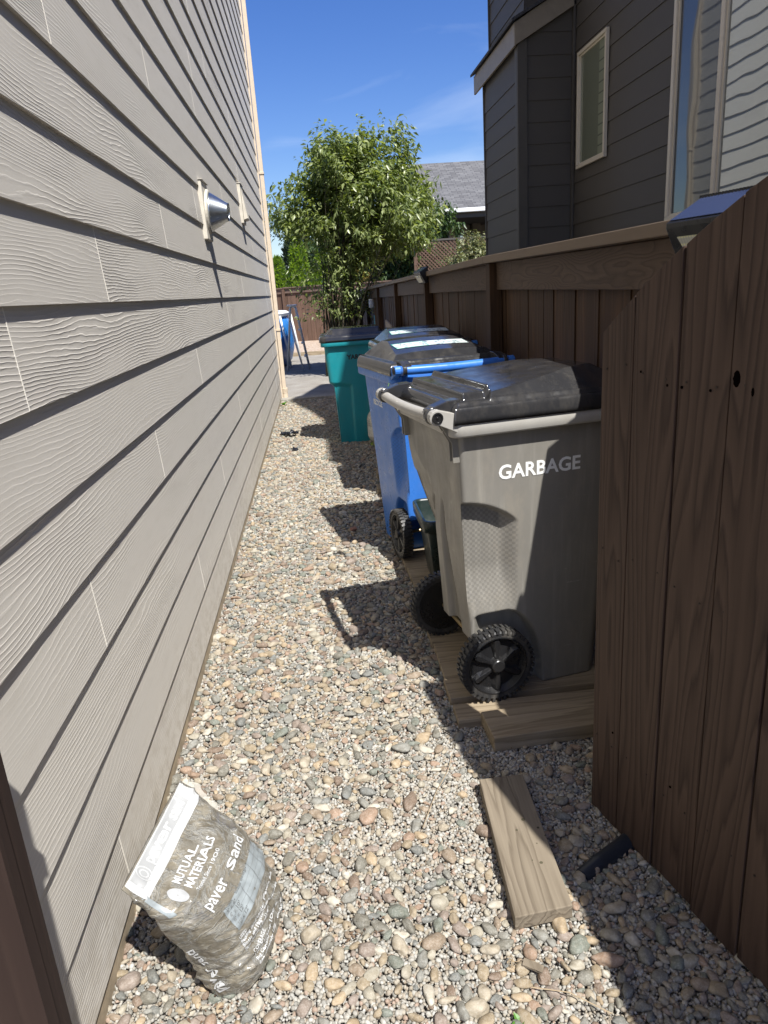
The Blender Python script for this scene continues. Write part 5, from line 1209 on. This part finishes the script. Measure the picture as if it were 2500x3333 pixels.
def pea(y0, y1, step, r, sub, seed, layers=1.0, x1=1.05, name='pea_gravel', label=''):
    g = np.random.default_rng(seed); xs = np.arange(-0.58, x1, step); ys = np.arange(y0, y1, step); X, Y = np.meshgrid(xs, ys); X = X.ravel(); Y = Y.ravel(); n = len(X)
    X = X+g.normal(size=n)*step*0.34; Y = Y+g.normal(size=n)*step*0.34
    ok = np.array([not excluded(x, y) for x, y in zip(X, Y)]) & ~((X > 0.5) & (Y > 2.1)); X, Y = X[ok], Y[ok]; n = len(X)
    sz = r*(0.50+0.85*g.random(n)**1.4); Z = 0.000+g.random(n)*0.006
    return tag(stones(name, np.stack([X, Y, Z], 1), sz, 0.82, 'pea', sub, 0.20, seed, tilt=0.8, facet=0.8, elong=0.3), kind='stuff', label=label, cat='gravel')
pea(0.55, 2.15, 0.0069, 0.0059, 1, 71, label='fine pale pea gravel near the gate')
pea(2.15, 4.2, 0.0092, 0.0070, 1, 72, x1=0.56, label='fine pale pea gravel along the middle of the path')
pea(4.2, 10.36, 0.0155, 0.0110, 1, 73, x1=1.05, label='pale pea gravel along the far part of the path')

# small debris
g = np.random.default_rng(5); lc = []
for (cx, cy, sd_, n_) in ((-0.02, 1.36, 0.05, 60), (0.12, 2.05, 0.05, 45), (0.55, 1.55, 0.06, 40), (-0.35, 1.15, 0.03, 30), (0.1, 3.2, 0.5, 90), (0.0, 1.7, 0.35, 80), (0.45, 2.02, 0.05, 30)):
    for _ in range(n_): lc.append((cx+g.normal()*sd_, cy+g.normal()*sd_, 0.012+0.012*g.random()))
lc = np.array(lc); lc = lc[lc[:, 0] > -0.56]; n_ = len(lc)
tag(link('leaf_litter', leaves_mesh('leaf_litter', lc, np.stack([g.normal(size=n_), g.normal(size=n_), 0.15*g.normal(size=n_)], 1), 0.006+0.012*g.random(n_)**2, 0.0025+0.004*g.random(n_), 8, 0.2), 'litter'), kind='stuff', label='brown crumbs of dry leaf litter among the gravel', cat='leaf litter')
def weed(label, p, n, L_, seed, cat='weed'):
    g = np.random.default_rng(seed); m_ = MB()
    for i in range(n): a = 6.28*i/n+g.random()*0.5; leaf_blade(m_, p, (math.cos(a), math.sin(a), 0.9+0.5*g.random()), (0, 0, 1), L_*(0.7+0.5*g.random()), L_*0.5, 0.2)
    tag(m_.build('weed', 'weed'), label, cat)
weed('bright green weed seedling in gravel at the bottom edge', (0.285, 1.055, 0.008), 4, 0.026, 1)
weed('green weed at the foot of the house corner', (-0.53, 9.95, 0.01), 7, 0.07, 2)
scr = MB()
for (p, sz, rz0) in (((-0.352, 7.62, 0.03), 0.085, 0.3), ((-0.44, 7.72, 0.02), 0.06, 1.2), ((-0.30, 6.85, 0.02), 0.05, 2.0)):
    m_ = MB(); n = 7
    P = np.array([[(p[0]+(i/n-0.5)*sz*1.6*math.cos(rz0)-(j/n-0.5)*sz*math.sin(rz0), p[1]+(i/n-0.5)*sz*1.6*math.sin(rz0)+(j/n-0.5)*sz*math.cos(rz0), p[2]+0.05*abs(mnoise.noise(Vector((i*0.6, j*0.6, rz0*9))))*1.8*(sz/0.085)) for i in range(n+1)] for j in range(n+1)])
    V, Q = grid_mesh(P); o = link('plastic_scrap', np_mesh('plastic_scrap', V, Q), 'scrap'); sm = o.modifiers.new('thickness', 'SOLIDIFY'); sm.thickness = 0.002
    tag(o, {0.3: 'crumpled upright black plastic scrap on the gravel', 1.2: 'low crumpled black plastic scrap nearest the siding', 2.0: 'flat dark plastic scrap lying nearer than the others'}[rz0], 'scrap', 'black plastic scraps on the gravel')
tag(MB().box(-0.02, 0.02, -0.014, 0.014, 0, 0.018, Matrix.Translation((0.125, 4.28, 0.012)) @ Matrix.Rotation(0.4, 4, 'Z') @ Matrix.Rotation(0.2, 4, 'X')).build('brick_chip', 'brick', None, bevel=0.004), 'small orange brick chip on the gravel in the bin shadow', 'brick chip')
def twig(label, pts, r=0.0012): tag(MB().tube(pts, r, 5).build('dry_twig', 'twig'), label, 'twig')
twig('thin dry stem across the gravel left of the lumber offcut', [(0.17, 1.62, 0.022), (0.23, 1.75, 0.030), (0.285, 1.85, 0.026), (0.31, 1.93, 0.02)])
twig('thin dry stem on the gravel at the bottom right', [(0.33, 1.12, 0.02), (0.40, 1.09, 0.03), (0.47, 1.04, 0.022)])
twig('curled dry stem on the plank by the grey bin wheel', [(0.50, 2.18, 0.042), (0.56, 2.19, 0.046), (0.66, 2.25, 0.05), (0.72, 2.235, 0.045), (0.75, 2.23, 0.042)], 0.0008)
g = np.random.default_rng(99); rt = MB()
for i in range(16):
    a = g.random()*6.28; c_ = np.array([0.308, 1.185, 0.020]); rt.tube([c_, c_+np.array([math.cos(a)*0.009, math.sin(a)*0.009, 0.010*g.random()]), c_+np.array([math.cos(a+.5)*0.016, math.sin(a+.5)*0.016, 0.002])], 0.0006, 4)
tag(rt.build('root_tuft', 'twig'), 'tuft of dry roots on the gravel near the lumber end', 'roots')
tag(MB().box(-0.022, 0.022, -0.009, 0.009, 0, 0.005, Matrix.Translation((0.345, 1.165, 0.022)) @ Matrix.Rotation(-0.5, 4, 'Z') @ Matrix.Rotation(0.12, 4, 'Y')).build('wood_chip', 'lumber', None), 'pale wood splinter on gravel beside the root tuft', 'wood chip')
for me in list(bpy.data.meshes):
    if me.users == 0: bpy.data.meshes.remove(me)
